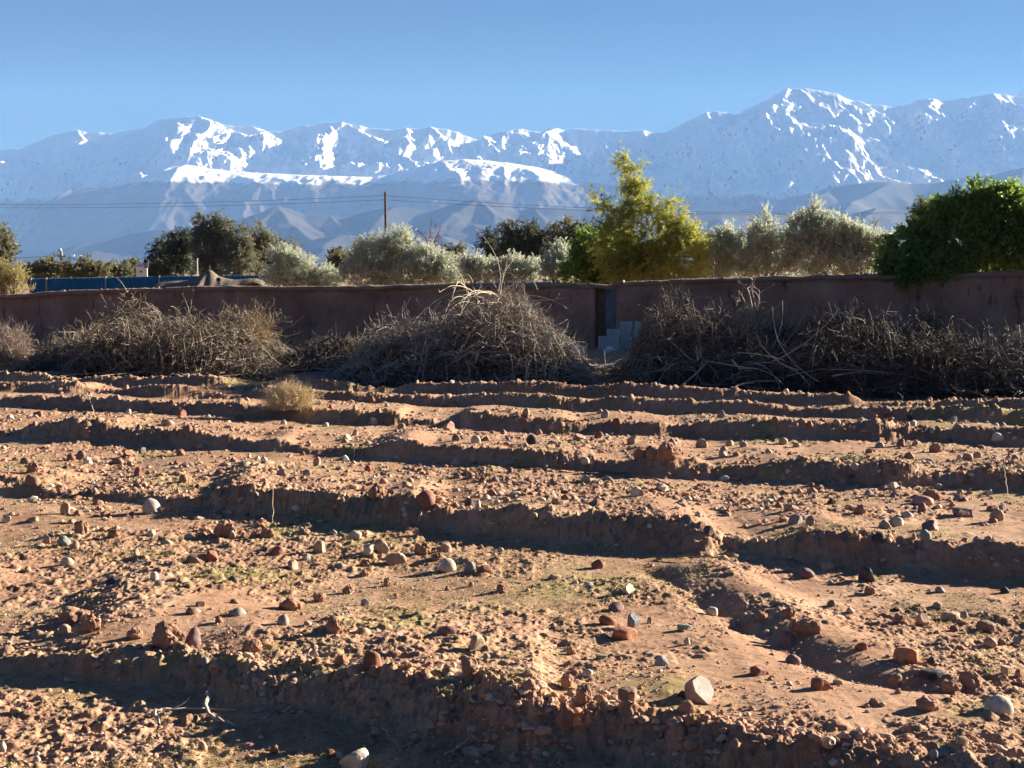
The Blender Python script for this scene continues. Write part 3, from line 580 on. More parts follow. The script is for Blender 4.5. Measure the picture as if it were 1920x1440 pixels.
# ---------------------------------------------------------------- tubes (branches, poles, wires)
def tubes(P, R, sides=4):
    """P (n,k,3) polylines, R (n,k) radii"""
    n, k, _ = P.shape; T = np.empty_like(P); T[:, 1:-1] = P[:, 2:]-P[:, :-2]; T[:, 0] = P[:, 1]-P[:, 0]; T[:, -1] = P[:, -1]-P[:, -2]
    T /= np.maximum(np.linalg.norm(T, axis=2, keepdims=True), 1e-9)
    ref = np.where(np.abs(T[:, :1, 2:3]) > .9, np.array([1., 0, 0]), np.array([0, 0, 1.]))*np.ones((n, k, 1))
    A = np.cross(T, ref); A /= np.maximum(np.linalg.norm(A, axis=2, keepdims=True), 1e-9); B = np.cross(T, A)
    th = np.arange(sides)*2*math.pi/sides
    V = P[:, :, None]+R[:, :, None, None]*(A[:, :, None]*np.cos(th)[None, None, :, None]+B[:, :, None]*np.sin(th)[None, None, :, None])
    i = np.arange(n*k*sides).reshape(n, k, sides); j = np.roll(i, -1, 2)
    Fq = np.stack([i[:, :-1], j[:, :-1], j[:, 1:], i[:, 1:]], -1).reshape(-1, 4)
    return V.reshape(-1, 3), Fq
def grow(P0, D0, L, k, curl, grav, jit, rs, zmin=None):
    """bending stems from P0 along D0"""
    n = len(P0); D = D0/np.linalg.norm(D0, axis=1, keepdims=True); P = [P0]; st = (np.broadcast_to(L, n)/(k-1))[:, None]
    ax = rs.normal(size=(n, 3)); ax -= (ax*D).sum(1, keepdims=True)*D; ax *= curl
    for i in range(k-1):
        D = D+ax+rs.normal(size=(n, 3))*jit; D[:, 2] -= grav; D /= np.linalg.norm(D, axis=1, keepdims=True)
        q = P[-1]+D*st
        if zmin is not None: lo = zmin(q[:, 0], q[:, 1]); q[:, 2] = np.maximum(q[:, 2], lo)
        P.append(q)
    return np.stack(P, 1)
def side_shoots(P, m, L, k, spread, curl, grav, jit, rs, lo=.25):
    n, kk, _ = P.shape; i = np.repeat(np.arange(n), m); t = rs.uniform(lo, .98, n*m)*(kk-1); a = t.astype(int); f = (t-a)[:, None]
    p = P[i, a]*(1-f)+P[i, np.minimum(a+1, kk-1)]*f; d = P[i, np.minimum(a+1, kk-1)]-P[i, a]; d /= np.maximum(np.linalg.norm(d, axis=1, keepdims=True), 1e-9)
    d = d+rs.normal(size=(n*m, 3))*spread
    return grow(p, d, np.broadcast_to(L, n*m)*rs.uniform(.5, 1.2, n*m), k, curl, grav, jit, rs)
def taper(P, r0, r1): n, k, _ = P.shape; return np.broadcast_to(np.asarray(r0), (n,))[:, None]*(1-np.linspace(0, 1, k))[None]+r1*np.linspace(0, 1, k)[None]
def join(parts):
    V, Fq, o = [], [], 0
    for v, f in parts: V.append(v); Fq.append(f+o); o += len(v)
    return np.concatenate(V), np.concatenate(Fq)
def twigmat(name, cols):
    m, nt, b = newmat(name); geo = nt.nodes.new('ShaderNodeNewGeometry')
    c = ramp(nt, geo.outputs['Random Per Island'], [(i/len(cols), c) for i, c in enumerate(cols)])
    nt.links.new(mix(nt, 1, c, ramp(nt, noise(nt, 20, 3), [(.3, (.75,)*3), (.6, (1, 1, 1))]), 'MULTIPLY'), b.inputs['Base Color']); b.inputs['Roughness'].default_value = .8; return m
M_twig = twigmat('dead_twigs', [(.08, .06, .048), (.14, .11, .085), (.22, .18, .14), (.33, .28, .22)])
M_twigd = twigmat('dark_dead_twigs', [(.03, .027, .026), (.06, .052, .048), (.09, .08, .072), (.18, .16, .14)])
M_twigp = twigmat('pale_branches', [(.30, .24, .18), (.42, .35, .27), (.50, .43, .34)])
M_twigg = twigmat('grey_branches', [(.20, .19, .18), (.30, .28, .26), (.38, .35, .32)])
M_dry = twigmat('dry_straw', [(.34, .25, .14), (.46, .36, .21), (.55, .45, .28)])
M_straw = twigmat('bright_straw', [(.46, .36, .20), (.58, .47, .29), (.66, .56, .38)])
M_dryp = twigmat('dry_pinkish_twigs', [(.28, .21, .17), (.40, .32, .27), (.50, .41, .35)])
M_core = leafmat('core_shade_leaves', [(.035, .028, .022), (.06, .048, .036), (.10, .08, .058)], .1)  # near-black leaf fill that gives the brush piles their dark inside

# ---------------------------------------------------------------- mud wall
WA, WB = np.array([-19.8, 55.0]), np.array([17.65, 49.0]); WD = WB-WA; WL = np.linalg.norm(WD); WN = np.array([WD[1], -WD[0]])/WL  # towards the field
def wall_t(px):
    u = (np.asarray(px, float)-960)/F; return (u*WA[1]-WA[0])/(WD[0]-u*WD[1])
def wall_px(t):
    x = WA[0]+t*WD[0]; y = WA[1]+t*WD[1]; return 960+F*x/y
WTOP = [(-2000, 560), (-60, 557), (0, 555), (60, 552), (120, 547), (190, 545), (250, 543), (300, 542), (430, 538), (520, 539), (640, 539), (700, 537), (860, 534), (1000, 533), (1080, 532), (1120, 537), (1145, 539), (1165, 531), (1250, 527), (1340, 523), (1440, 520), (1560, 518), (1650, 517), (1750, 517), (1850, 512), (1920, 510), (2000, 508), (4000, 490)]
def wall_top(t):
    px = wall_px(t); y = WA[1]+t*WD[1]; py = interp(px, WTOP)
    return CH+(HZ-py)/F*y*1.0
m, nt, b = newmat('mud_plaster'); tc = nt.nodes.new('ShaderNodeTexCoord'); mp = N(nt, 'ShaderNodeMapping'); mp.inputs['Scale'].default_value = (1.0, 1.0, .3)
nt.links.new(tc.outputs['Object'], mp.inputs[0]); s1 = noise(nt, 2.2, 7, .68, mp.outputs[0]); s2 = noise(nt, .8, 6, .65); s3 = noise(nt, 12, 6, .75)
c = ramp(nt, s2, [(.3, (.27, .145, .105)), (.52, (.40, .235, .175)), (.75, (.52, .34, .26))])
c = mix(nt, 1, c, ramp(nt, s1, [(.33, (.4, .37, .36)), (.42, (.9, .9, .9)), (.6, (1, 1, 1)), (.72, (1.15, 1.12, 1.08))]), 'MULTIPLY')
c = mix(nt, 1, c, ramp(nt, s3, [(.3, (.72,)*3), (.55, (1, 1, 1))]), 'MULTIPLY')
nt.links.new(c, b.inputs['Base Color']); bump(nt, b, s3, .7, .03); M_wall = m
m, nt, b = newmat('mud_coping'); s2 = noise(nt, 1.5, 6, .65); s3 = noise(nt, 14, 6, .75)
c = ramp(nt, s2, [(.3, (.26, .17, .12)), (.6, (.36, .25, .18)), (.78, (.45, .34, .26))])
c = mix(nt, 1, c, ramp(nt, s3, [(.3, (.6,)*3), (.6, (1, 1, 1))]), 'MULTIPLY'); nt.links.new(c, b.inputs['Base Color']); bump(nt, b, s3, .8, .03); M_cope = m
M_darkbrick = simple('bare_mud_bricks', (.15, .085, .065), .4, 6, bmp=.8, bd=.03); M_conc = simple('blue_grey_render', (.15, .17, .20), .3, 2.5, bmp=.4)
def wall_piece(px0, px1, label):
    t = np.linspace(wall_t(px0), wall_t(px1), max(60, int(abs(wall_t(px1)-wall_t(px0))*WL*9)))
    x = WA[0]+t*WD[0]; y = WA[1]+t*WD[1]; zt = wall_top(t)-.10; s = t*WL; zb = np.full(len(t), .30)
    q = np.linspace(0, 1, 22); S, Q = np.meshgrid(s, q)
    off = .20+.03*fbm(S/1.1, Q*2.2/1.1, 5, 4)+.012*fbm(S/.2, Q*2.2/.2, 9, 3)+.05*(1-Q)**2+.04*vnoise(S/2.6, Q*0, 4)
    X = x+WN[0]*off; Y = y+WN[1]*off; Z = zb+(zt-zb)*Q
    back = .2; Xb = np.stack([x-WN[0]*back, x-WN[0]*(back+.05)]); Yb = np.stack([y-WN[1]*back, y-WN[1]*(back+.05)]); Zb = np.stack([zt, zb])
    X = np.vstack([X, Xb, X[:1]]); Y = np.vstack([Y, Yb, Y[:1]]); Z = np.vstack([Z, Zb, Z[:1]])
    root = empty('mud_wall', (float(x[len(x)//2]), float(y[len(x)//2]), .3)); L = np.array(root.location)
    V = np.stack([X, Y, Z], -1); nr, nc = X.shape; fc = grid_faces(nr, nc)
    caps = [np.array([[r*nc for r in range(nr-1)]]), np.array([[r*nc+nc-1 for r in range(nr-2, -1, -1)]])]
    mesh_np('wall_face', V.reshape(-1, 3)-L, [fc]+caps, M_wall, root, smooth=True)
    # coping: rounded ragged strip of mud that overhangs both faces
    prof = [(.27, -.02), (.33, .0), (.345, .06), (.30, .115), (.1, .15), (-.1, .14), (-.28, .09), (-.3, 0), (-.24, -.02)]
    C = []
    for i, (o_, h_) in enumerate(prof):
        o2 = o_+np.sign(o_)*(.03*fbm(s/.5, s*0+i, 3, 4)+.02*vnoise(s/.13, s*0, i)); h2 = h_+(.022*fbm(s/.35, s*0+i*.3, 8, 4) if h_ > .03 else .012*vnoise(s/.4, s*0, 5+i))
        C.append(np.stack([x+WN[0]*o2, y+WN[1]*o2, zt+h2], -1))
    C = np.stack(C+[C[0]]); nr = len(C); caps = [np.array([[r*nc for r in range(nr-1)]]), np.array([[r*nc+nc-1 for r in range(nr-2, -1, -1)]])]
    mesh_np('coping', C.reshape(-1, 3)-L, [grid_faces(nr, nc)]+caps, M_cope, root, smooth=True)
    return tag(root, label, 'wall'), L
wl, L1_ = wall_piece(-1900, 1117, 'long low red-brown mud wall behind the brush piles, up to the dark recess')
wr, L2_ = wall_piece(1157, 3400, 'taller stained mud wall running from the concrete blocks past the dark bush')
def box_np(x0, x1, y0, y1, z0, z1):
    v = np.array([(x, y, z) for z in (z0, z1) for y in (y0, y1) for x in (x0, x1)], float)
    return v, np.array([(0, 2, 3, 1), (4, 5, 7, 6), (0, 1, 5, 4), (2, 6, 7, 3), (0, 4, 6, 2), (1, 3, 7, 5)])
def wall_pier(px0, px1, off, mat, name, label, amp):
    t = np.linspace(wall_t(px0), wall_t(px1), 16); x = WA[0]+t*WD[0]; y = WA[1]+t*WD[1]; zt = wall_top(t)-.06; q = np.linspace(0, 1, 46)
    S, Q = np.meshgrid(t*WL, q); o_ = off+amp*fbm(S/.25, Q*2/.12, 5, 3)
    X = np.vstack([x+WN[0]*o_, x-WN[0]*.2, x-WN[0]*.2]); Y = np.vstack([y+WN[1]*o_, y-WN[1]*.2, y-WN[1]*.2]); Z = np.vstack([.3+(zt-.3)*Q, zt, zt*0+.3])
    nr, nc = X.shape; caps = [np.array([[r*nc for r in range(nr)]]), np.array([[r*nc+nc-1 for r in range(nr-1, -1, -1)]])]
    return tag(mesh_np(name, np.stack([X, Y, Z], -1).reshape(-1, 3), [grid_faces(nr, nc)]+caps, mat), label, 'wall')
wall_pier(1117.3, 1136, .12, M_darkbrick, 'crumbling_pier', 'dark crumbling strip of bare mud brick between the two mud walls', .04)
wall_pier(1136.3, 1156.7, .17, M_conc, 'rendered_pier', 'blue-grey rendered strip of wall above the concrete blocks', .008)
# the coping that sags over the gap
t = np.linspace(wall_t(1105), wall_t(1170), 30); x = WA[0]+t*WD[0]; y = WA[1]+t*WD[1]; zt = wall_top(t)+.012
C = []
for i, (o_, h_) in enumerate([(.30, -.06), (.36, -.04), (.37, .03), (.2, .085), (-.1, .09), (-.3, .05), (-.32, -.04)]):
    C.append(np.stack([x+WN[0]*(o_+.02*vnoise(t*80, t*0, i)), y+WN[1]*o_, zt+h_+.015*vnoise(t*90, t*0, 9+i)], -1))
C = np.stack(C+[C[0]]); nr, nc = C.shape[:2]
tag(mesh_np('sagging_coping', C.reshape(-1, 3), [grid_faces(nr, nc), np.array([[r*nc for r in range(nr-1)]]), np.array([[r*nc+nc-1 for r in range(nr-2, -1, -1)]])], M_cope, smooth=True), 'sagging slab of mud coping bridging the gap between the walls', 'coping')
# rubble lying on the wall top
n = 620; t = np.concatenate([rs.uniform(wall_t(60), wall_t(1100), 420), rs.uniform(wall_t(1170), wall_t(1640), 200)]); o_ = rs.uniform(-.22, .24, n)
dn = vnoise(t*WL/.8, t*0, 12)+.6*vnoise(t*WL/.2, t*0, 13); k = dn > -.3; t, o_ = t[k], o_[k]; n = len(t)
Sz = .018*(3.2**(rs.uniform(0, 1, n)**1.6)); parts = []
for j in range(6):
    v0, f0 = rock_shape('angular', 500+j, 1); m_ = np.arange(n) % 6 == j
    parts.append(multi(v0, f0, (WA[0]+t*WD[0]+WN[0]*o_)[m_], (WA[1]+t*WD[1]+WN[1]*o_)[m_], (wall_top(t)+.045+Sz*.3-.02*np.abs(o_)/.24)[m_], Sz[m_], rs.uniform(0, 6, m_.sum()), rs.uniform(.6, 1, m_.sum())))
v, f = join(parts); M_rub = twigmat('wall_rubble', [(.35, .26, .19), (.45, .36, .28), (.55, .48, .40), (.30, .22, .17)])
tag(mesh_np('rubble', v, f, M_rub), 'pale rubble and pebbles strewn along the top of the wall', 'rubble', kind='stuff')
# pale ridge tiles behind the wall crest
M_tile = simple('pale_tile', (.62, .58, .5), .15, 8)
for i in range(11):
    px = 868+i*15.5; t = float(wall_t(px)); x0 = WA[0]+t*WD[0]-WN[0]*.42; y0 = WA[1]+t*WD[1]-WN[1]*.42; z0 = float(wall_top(t))+.02
    a = np.linspace(0, math.pi, 7); V = []
    for e in (-.135, .135):
        for r in (.085, .068): V += [(e, r*math.cos(q), r*math.sin(q)) for q in a]
    V = np.array(V); Fq = []
    for k in range(6): Fq += [(k, k+1, 15+k, 14+k), (7+k, 21+k, 22+k, 8+k), (k, 7+k, 8+k, k+1), (14+k, 15+k, 22+k, 21+k)]
    Fq += [(0, 14, 21, 7), (6, 13, 27, 20)]
    o = mesh_np('ridge_tile', V, np.array(Fq), M_tile, smooth=False); o.location = (x0, y0, z0-.02+.01*math.sin(i*2.1)); o.rotation_euler = (0, .03*math.sin(i*3), math.atan2(WD[1], WD[0])+.04*math.sin(i))
    tag(o, f'pale half-round tile on the wall crest above the tallest brush, {ORD[i]} from the left', 'tile', 'pale tiles in a row behind the wall crest')
# post-like supports hold the tiles: a low mud ledge
t = np.linspace(wall_t(862), wall_t(1032), 20); x = WA[0]+t*WD[0]; y = WA[1]+t*WD[1]; zt = wall_top(t)
C = np.stack([np.stack([x-WN[0]*o_, y-WN[1]*o_, (zt*0+.3 if h_ is None else zt+h_)], -1) for o_, h_ in ((.27, None), (.27, -.0), (.57, -.0), (.57, None))]); C = np.concatenate([C, C[:1]])
tag(mesh_np('mud_ledge', C.reshape(-1, 3), [grid_faces(5, 20), np.array([[0, 20, 40, 60]]), np.array([[79, 59, 39, 19]])], M_cope), 'low mud ledge behind the wall crest that carries the row of pale tiles', 'ledge')

# ---------------------------------------------------------------- concrete blocks
M_blk = simple('concrete_block', (.38, .43, .46), .18, 9, bmp=.5, bd=.004)
def block_mesh(name):
    # 0.40 x 0.20 x 0.25 with two cells through its height
    hx, hy, hz, w = .2, .1, .125, .03
    xs = [-hx, -hx+w, -w/2, w/2, hx-w, hx]; ys_ = [-hy, -hy+w, hy-w, hy]; V = []; idx = {}
    for k, z in enumerate((-hz, hz)):
        for i, x in enumerate(xs):
            for j, y in enumerate(ys_): idx[i, j, k] = len(V); V.append((x, y, z))
    Fq = []; hole = {(1, 1), (3, 1)}
    for i in range(5):
        for j in range(3):
            if (i, j) in hole:
                for a, b_ in (((i, j), (i+1, j)), ((i+1, j), (i+1, j+1)), ((i+1, j+1), (i, j+1)), ((i, j+1), (i, j))):
                    Fq.append((idx[(*a, 0)], idx[(*a, 1)], idx[(*b_, 1)], idx[(*b_, 0)]))
                Fq.append((idx[i, j, 0], idx[i+1, j, 0], idx[i+1, j+1, 0], idx[i, j+1, 0]))  # closed underside
            else:
                Fq.append((idx[i, j, 1], idx[i+1, j, 1], idx[i+1, j+1, 1], idx[i, j+1, 1])); Fq.append((idx[i, j, 0], idx[i, j+1, 0], idx[i+1, j+1, 0], idx[i+1, j, 0]))
    for i in range(5): Fq += [(idx[i, 0, 0], idx[i+1, 0, 0], idx[i+1, 0, 1], idx[i, 0, 1]), (idx[i, 3, 0], idx[i, 3, 1], idx[i+1, 3, 1], idx[i+1, 3, 0])]
    for j in range(3): Fq += [(idx[0, j, 0], idx[0, j, 1], idx[0, j+1, 1], idx[0, j+1, 0]), (idx[5, j, 0], idx[5, j+1, 0], idx[5, j+1, 1], idx[5, j, 1])]
    return mesh_np(name, np.array(V), np.array(Fq), M_blk)
bk0 = block_mesh('concrete_block'); first = True
YB = 49.6; kx = YB/F; zb_ = float(gz((1160-960)*kx, YB)); 
# px centre, base step, turn, laid on end, label
BL = [(1133, 0, .1, 0, 'lower block of the left short stack'), (1134, 1, .25, 0, 'top block of the left short stack'), (1151, 0, -.1, 0, 'bottom block of the middle stack'), (1149, 1, .05, 0, 'second block up in the middle stack'), (1150, 2, .3, 0, 'top block of the middle stack, turned a little'),
 (1173, 0, .0, 0, 'bottom block of the tall stack against the wall'), (1174, 1, .08, 0, 'second block up in the tall stack'), (1172, 2, -.06, 0, 'third block up in the tall stack'), (1174, 3, .04, 0, 'top block of the tall stack'),
 (1193, 0, 1.5, 0, 'bottom block of the rear stack showing its narrow end'), (1194, 1, 1.55, 0, 'second block up in the rear stack'), (1193, 2, 1.5, 0, 'third block up in the rear stack'), (1195, 3, 1.62, 0, 'top block of the rear stack showing its narrow end')]
for px, st_, rz, e, lab in BL:
    o = bk0 if first else bk0.copy()
    if not first: link(o)
    first = False; yy = YB+(.35 if px > 1165 else 0)+(.1 if px > 1190 else 0)
    o.location = ((px-960)*yy/F, yy, zb_-.01+.127+.252*st_); o.rotation_euler = (0, 0, rz)
    tag(o, 'grey '+lab, 'concrete block', 'grey concrete blocks stacked by the wall')
# rubble and a torn bag by the blocks
M_bag = simple('white_plastic', (.72, .72, .74), .1, 5, .4)
for (px, Y, w, lab) in ((1066, 47.5, .55, 'crumpled white sack half hidden beside the big brush pile'), (1143, 48.4, .3, 'small torn white plastic scrap in front of the concrete blocks'), (1088, 48, .42, 'crumpled pale sack between the big pile and the blocks')):
    v, f = rock_shape('clod', int(px), 4); v = v*(1+.12*np.abs(n3(v*9, 2)))[:, None]; X = (px-960)*Y/F
    o = mesh_np('plastic_sack', v*np.array([w/2, w*.4, w*.36]), f, M_bag); o.location = (X, Y, float(gz(X, Y))+w*.28); tag(o, lab, 'sack')

# ---------------------------------------------------------------- brush piles
def mound(px0, px1, top, Yc, Dy):
    x0, x1 = (px0-960)*Yc/F, (px1-960)*Yc/F
    tp = np.array(top, float); tx = (tp[:, 0]-960)*Yc/F; tz = CH+(HZ-tp[:, 1])/F*Yc; g = float(base_z(Yc))
    def h(x, y):
        hh = (np.interp(x, tx, tz)-g)*(.88+.38*vnoise(x/1.0, y/1.1, int(px0))+.30*vnoise(x/.34, y/.4, int(px0)+3)); e = np.clip(1-((x-(x0+x1)/2)/((x1-x0)/2))**8, 0, 1)
        return np.maximum(hh, 0)*np.sqrt(np.clip(1-((y-Yc)/Dy)**2, 0, 1))*e+.02
    return x0, x1, h, g
def brush_pile(px0, px1, top, Yc, Dy, n, label, mat, seed, up=.25, rad=.011, n_core=22000, L=1.1, over=.1, mat2=None):
    r = np.random.default_rng(seed); x0, x1, h, g = mound(px0, px1, top, Yc, Dy)
    root = empty('brush_pile', ((x0+x1)/2, Yc, g)); O = np.array([(x0+x1)/2, Yc, g])
    def pts(n, lo, hi):
        x = r.uniform(x0, x1, n*3); y = Yc+r.uniform(-Dy, Dy, n*3); hh = h(x, y); k = r.uniform(0, 1, n*3)*hh.max() < hh+.15; x, y, hh = x[k][:n], y[k][:n], hh[k][:n]
        return np.stack([x, y, g+hh*r.uniform(lo, hi, len(x))], -1)
    # stout crooked branches
    nb = n//4; n = int(n*.8); P0 = pts(nb, .15, .9); D = r.normal(size=(len(P0), 3)); D[:, 2] = D[:, 2]*.35+up*.5
    A = grow(P0-D*.4*[1, 1, 0], D, r.uniform(.8, 2.3, len(P0))*L, 9, .07, .02, .08, r, lambda x, y: g+.03+0*x)
    zmax = lambda q: g+h(q[..., 0], q[..., 1])*1.12+.2
    A[..., 2] = np.minimum(A[..., 2], np.maximum(zmax(A), g+.04)); a = tubes(A, taper(A, r.uniform(.8, 1.9, len(A))*rad, .005), 4)
    B = side_shoots(A, 3, .55*L, 7, .6, .12, .01, .14, r); B[..., 2] = np.maximum(B[..., 2], g+.02); b_ = tubes(B, taper(B, rad*.75, .003), 3)
    mesh_np('branches', join([a, b_])[0]-O, join([a, b_])[1], mat2 or mat, root)
    # thin twigs over the whole surface
    P0 = pts(n, .3, 1.0); D = r.normal(size=(len(P0), 3)); D[:, 2] = D[:, 2]*.5+up
    C = grow(P0, D, r.uniform(.3, 1.0, len(P0))*L*.8, 7, .08, .03, .10, r)
    lim = g+h(C[..., 0], C[..., 1])+over+.10*r.uniform(0, 1, (len(C), 1)); C[..., 2] = np.clip(C[..., 2], g+.02, np.maximum(lim, g+.05))
    c = tubes(C, taper(C, r.uniform(.5, 1.0, len(C))*rad, .003), 3)
    Dd = side_shoots(C, 2, .28*L, 5, .7, .15, .0, .15, r); Dd[..., 2] = np.maximum(Dd[..., 2], g+.01); d = tubes(Dd, taper(Dd, rad*.4, .002), 3)
    # whips that stick up out of it
    P0 = pts(n//5, .75, .98); D = r.normal(size=(len(P0), 3))*.8; D[:, 2] = .8
    E_ = grow(P0, D, r.uniform(.3, 1.0, len(P0))*L*.8, 7, .09, .03, .09, r); e = tubes(E_, taper(E_, rad*.7, .0025), 3)
    F_ = side_shoots(E_, 3, .2*L, 4, .6, .15, 0, .1, r); f_ = tubes(F_, taper(F_, rad*.4, .002), 3)
    v, f = join([c, d, e, f_]); mesh_np('twigs', v-O, f, mat, root)
    P0 = pts(n_core, .02, .80); s = r.uniform(.05, .14, len(P0)); v, f = leaves(P0, r.normal(size=(len(P0), 3)), s, s*.6, seed); mesh_np('core_shade_leaves', v-O, f, M_core, root)  # dark leaf quads added inside the pile to block light and darken its core
    return tag(root, label, 'brush pile', 'heaps of cut dead branches along the wall')
brush_pile(165, 545, [(150, 660), (185, 630), (215, 600), (240, 580), (280, 592), (330, 598), (360, 590), (410, 605), (460, 620), (500, 650), (550, 690)], 41, 3.4, 3600, 'big brown brush pile at the field edge, warm sunlit tips, west of the dry tuft', M_twig, 1, up=.3)
brush_pile(640, 1118, [(630, 690), (680, 640), (720, 610), (780, 606), (830, 588), (880, 572), (940, 560), (985, 590), (1040, 620), (1070, 655), (1120, 705)], 38.5, 3.5, 5000, 'tallest brush pile in the middle with pale curved branches cascading down its crown', M_twig, 2, up=.2, mat2=M_twigg)
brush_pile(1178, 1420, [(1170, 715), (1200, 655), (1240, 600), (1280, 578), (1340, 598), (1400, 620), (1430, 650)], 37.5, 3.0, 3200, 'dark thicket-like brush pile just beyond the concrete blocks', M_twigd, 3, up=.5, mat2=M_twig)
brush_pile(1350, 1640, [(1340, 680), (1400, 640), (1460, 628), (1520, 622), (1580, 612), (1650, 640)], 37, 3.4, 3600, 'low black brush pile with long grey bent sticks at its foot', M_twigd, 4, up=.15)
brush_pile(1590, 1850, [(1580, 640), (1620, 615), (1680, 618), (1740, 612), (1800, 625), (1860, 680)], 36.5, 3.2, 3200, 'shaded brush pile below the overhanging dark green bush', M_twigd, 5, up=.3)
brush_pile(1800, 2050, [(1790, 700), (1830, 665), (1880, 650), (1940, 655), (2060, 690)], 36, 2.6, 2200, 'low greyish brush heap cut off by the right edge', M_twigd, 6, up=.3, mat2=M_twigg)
brush_pile(60, 215, [(55, 690), (100, 655), (150, 650), (200, 650), (225, 670)], 42.5, 2.2, 1500, 'low heap of grey brush between the pale twiggy bushes and the big brown pile', M_twig, 7, up=.3)
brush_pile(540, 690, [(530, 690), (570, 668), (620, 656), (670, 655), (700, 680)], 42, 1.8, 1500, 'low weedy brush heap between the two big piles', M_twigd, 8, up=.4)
def bush(px, Y, wpx, hpx, n, label, mat, name='dry_bush', seed=1, rad=.006, lean=0, upw=.9, noise_=.55, cat='bush', group=None):
    r = np.random.default_rng(seed); X = (px-960)*Y/F; g = float(gz(X, Y)); R = wpx/2*Y/F; Hh = hpx*Y/F
    P0 = np.stack([r.normal(0, R*.18, n), r.normal(0, R*.18, n), np.zeros(n)], -1); D = r.normal(size=(n, 3))*[R, R, Hh*.3]*noise_*1.6; D[:, 2] = np.abs(D[:, 2])+Hh*upw; D[:, 0] += lean
    D /= np.linalg.norm(D/np.array([R, R, Hh]), axis=1, keepdims=True); Ln = np.linalg.norm(D, axis=1)*r.uniform(.55, 1.02, n)
    A = grow(P0, D, Ln, 9, .07, .01, .07, r); a = tubes(A, taper(A, rad, .002), 3); B = side_shoots(A, 5, Hh*.25, 5, .5, .12, -.02, .1, r); b_ = tubes(B, taper(B, rad*.55, .0015), 3)
    C = side_shoots(B, 2, Hh*.1, 3, .6, .1, -.02, .1, r); c = tubes(C, taper(C, rad*.35, .0012), 3)
    v, f = join([a, b_, c]); v[:, 2] = np.maximum(v[:, 2], .0)
    o = mesh_np(name, v, f, mat); o.location = (X, Y, g-.01); return tag(o, label, cat, group)
bush(14, 43, 100, 88, 420, 'pale twiggy dead bush cut off by the left edge', M_dryp, seed=31)
bush(125, 43, 105, 60, 380, 'low pale pinkish dead bush in front of the wall', M_dryp, seed=32, upw=.6)
bush(190, 43.5, 70, 95, 200, 'dry bush with tall wispy stems at the back of the brown pile', M_dry, seed=33)
bush(472, 41.5, 60, 130, 150, 'tall feathery dead weed rising from the end of the brown pile', M_dry, name='dry_weed', seed=34, upw=1.6, noise_=.3, cat='weed')
bush(540, 29.4, 106, 62, 620, 'dry straw-coloured tuft standing alone in the field', M_straw, seed=35, rad=.006, upw=.7, noise_=.7)
bush(592, 43, 90, 42, 260, 'low tuft of dry grass at the wall foot', M_dryp, name='dry_grass_tuft', seed=36, cat='grass tuft')
bush(665, 42, 70, 58, 130, 'thin upright weeds at the near end of the tallest pile', M_dry, name='dry_weed', seed=37, upw=1.4, noise_=.3, cat='weed')
bush(1290, 38.5, 120, 120, 130, 'spiky dead shrub sticking out of the dark thicket', M_twigp, seed=38, rad=.010, upw=1.0)
bush(1785, 36.5, 90, 95, 130, 'dead shrub with sunlit bent twigs on the shaded pile', M_twig, seed=39, rad=.008)
bush(1900, 36, 90, 70, 170, 'pale feathery dead twigs at the right end of the brush', M_dryp, seed=40, rad=.006)
bush(1420, 33.5, 30, 18, 30, 'tiny dry weed in front of the long grey sticks', M_dry, name='dry_weed', seed=41, cat='weed')
def branch_set(name, P, r0, r1, mat, label, cat='branch', sides=5, twigs=0, rr=None, group=None, subl=.35):
    parts = [tubes(P, taper(P, r0, r1), sides)]
    if twigs: B = side_shoots(P, twigs, subl, 5, .5, .15, .02, .1, rr); parts.append(tubes(B, taper(B, np.mean(r0)*.45, .002), 3))
    v, f = join(parts); return tag(mesh_np(name, v, f, mat), label, cat, group)
# fountain of pale branches on the tallest pile
r = np.random.default_rng(55); Yc = 37.6
FB = []
for i in range(26):
    top = at(r.uniform(868, 945), r.uniform(545, 580), Yc+r.uniform(-.6, .5)); D = np.array([[r.normal(0, .8), -.35+r.normal(0, .4), r.uniform(.1, .8)]])
    P = grow(top[None], D, np.array([r.uniform(1.1, 2.3)]), 13, .04, .12, .06, r)
    FB += [branch_set('pale_branch', P, r.uniform(.012, .022), .005, M_twigp, 'pale peeled branch arching down the crown of the tallest brush pile', twigs=3, rr=r, group='pale branches cascading over the tallest pile')]
order_labels(FB, 'pale peeled branch arching down the crown of the tallest brush pile, {} from the left')
P = grow(at(905, 600, 37.7)[None], np.array([[-.12, -.05, 1.]]), np.array([1.35]), 12, .03, 0, .06, r)
branch_set('forked_branch', P, .04, .012, M_twig, 'dark forked branch standing up from the top of the tallest pile, above the wall', twigs=7, rr=r, subl=.5)
# dead little tree
P = grow(at(1420, 665, 38.2)[None], np.array([[.0, 0, 1.]]), np.array([1.2]), 10, .02, 0, .05, r)
A = side_shoots(P, 9, 1.0, 9, .55, .1, .0, .09, r, .35); A2 = side_shoots(A, 5, .45, 6, .6, .15, .0, .12, r, .2); A3 = side_shoots(A2, 2, .2, 4, .6, .15, 0, .1, r, .3)
root = empty('dead_tree', P[0, 0]); O = P[0, 0]
v, f = tubes(P, taper(P, .05, .025), 6); mesh_np('trunk', v-O, f, M_twigd, root)
v, f = join([tubes(A, taper(A, .022, .008), 4), tubes(A2, taper(A2, .011, .004), 3), tubes(A3, taper(A3, .006, .003), 3)]); mesh_np('limbs', v-O, f, M_twigp, root)
tag(root, 'small bare dead tree with crooked pale limbs against the wall', 'dead tree')
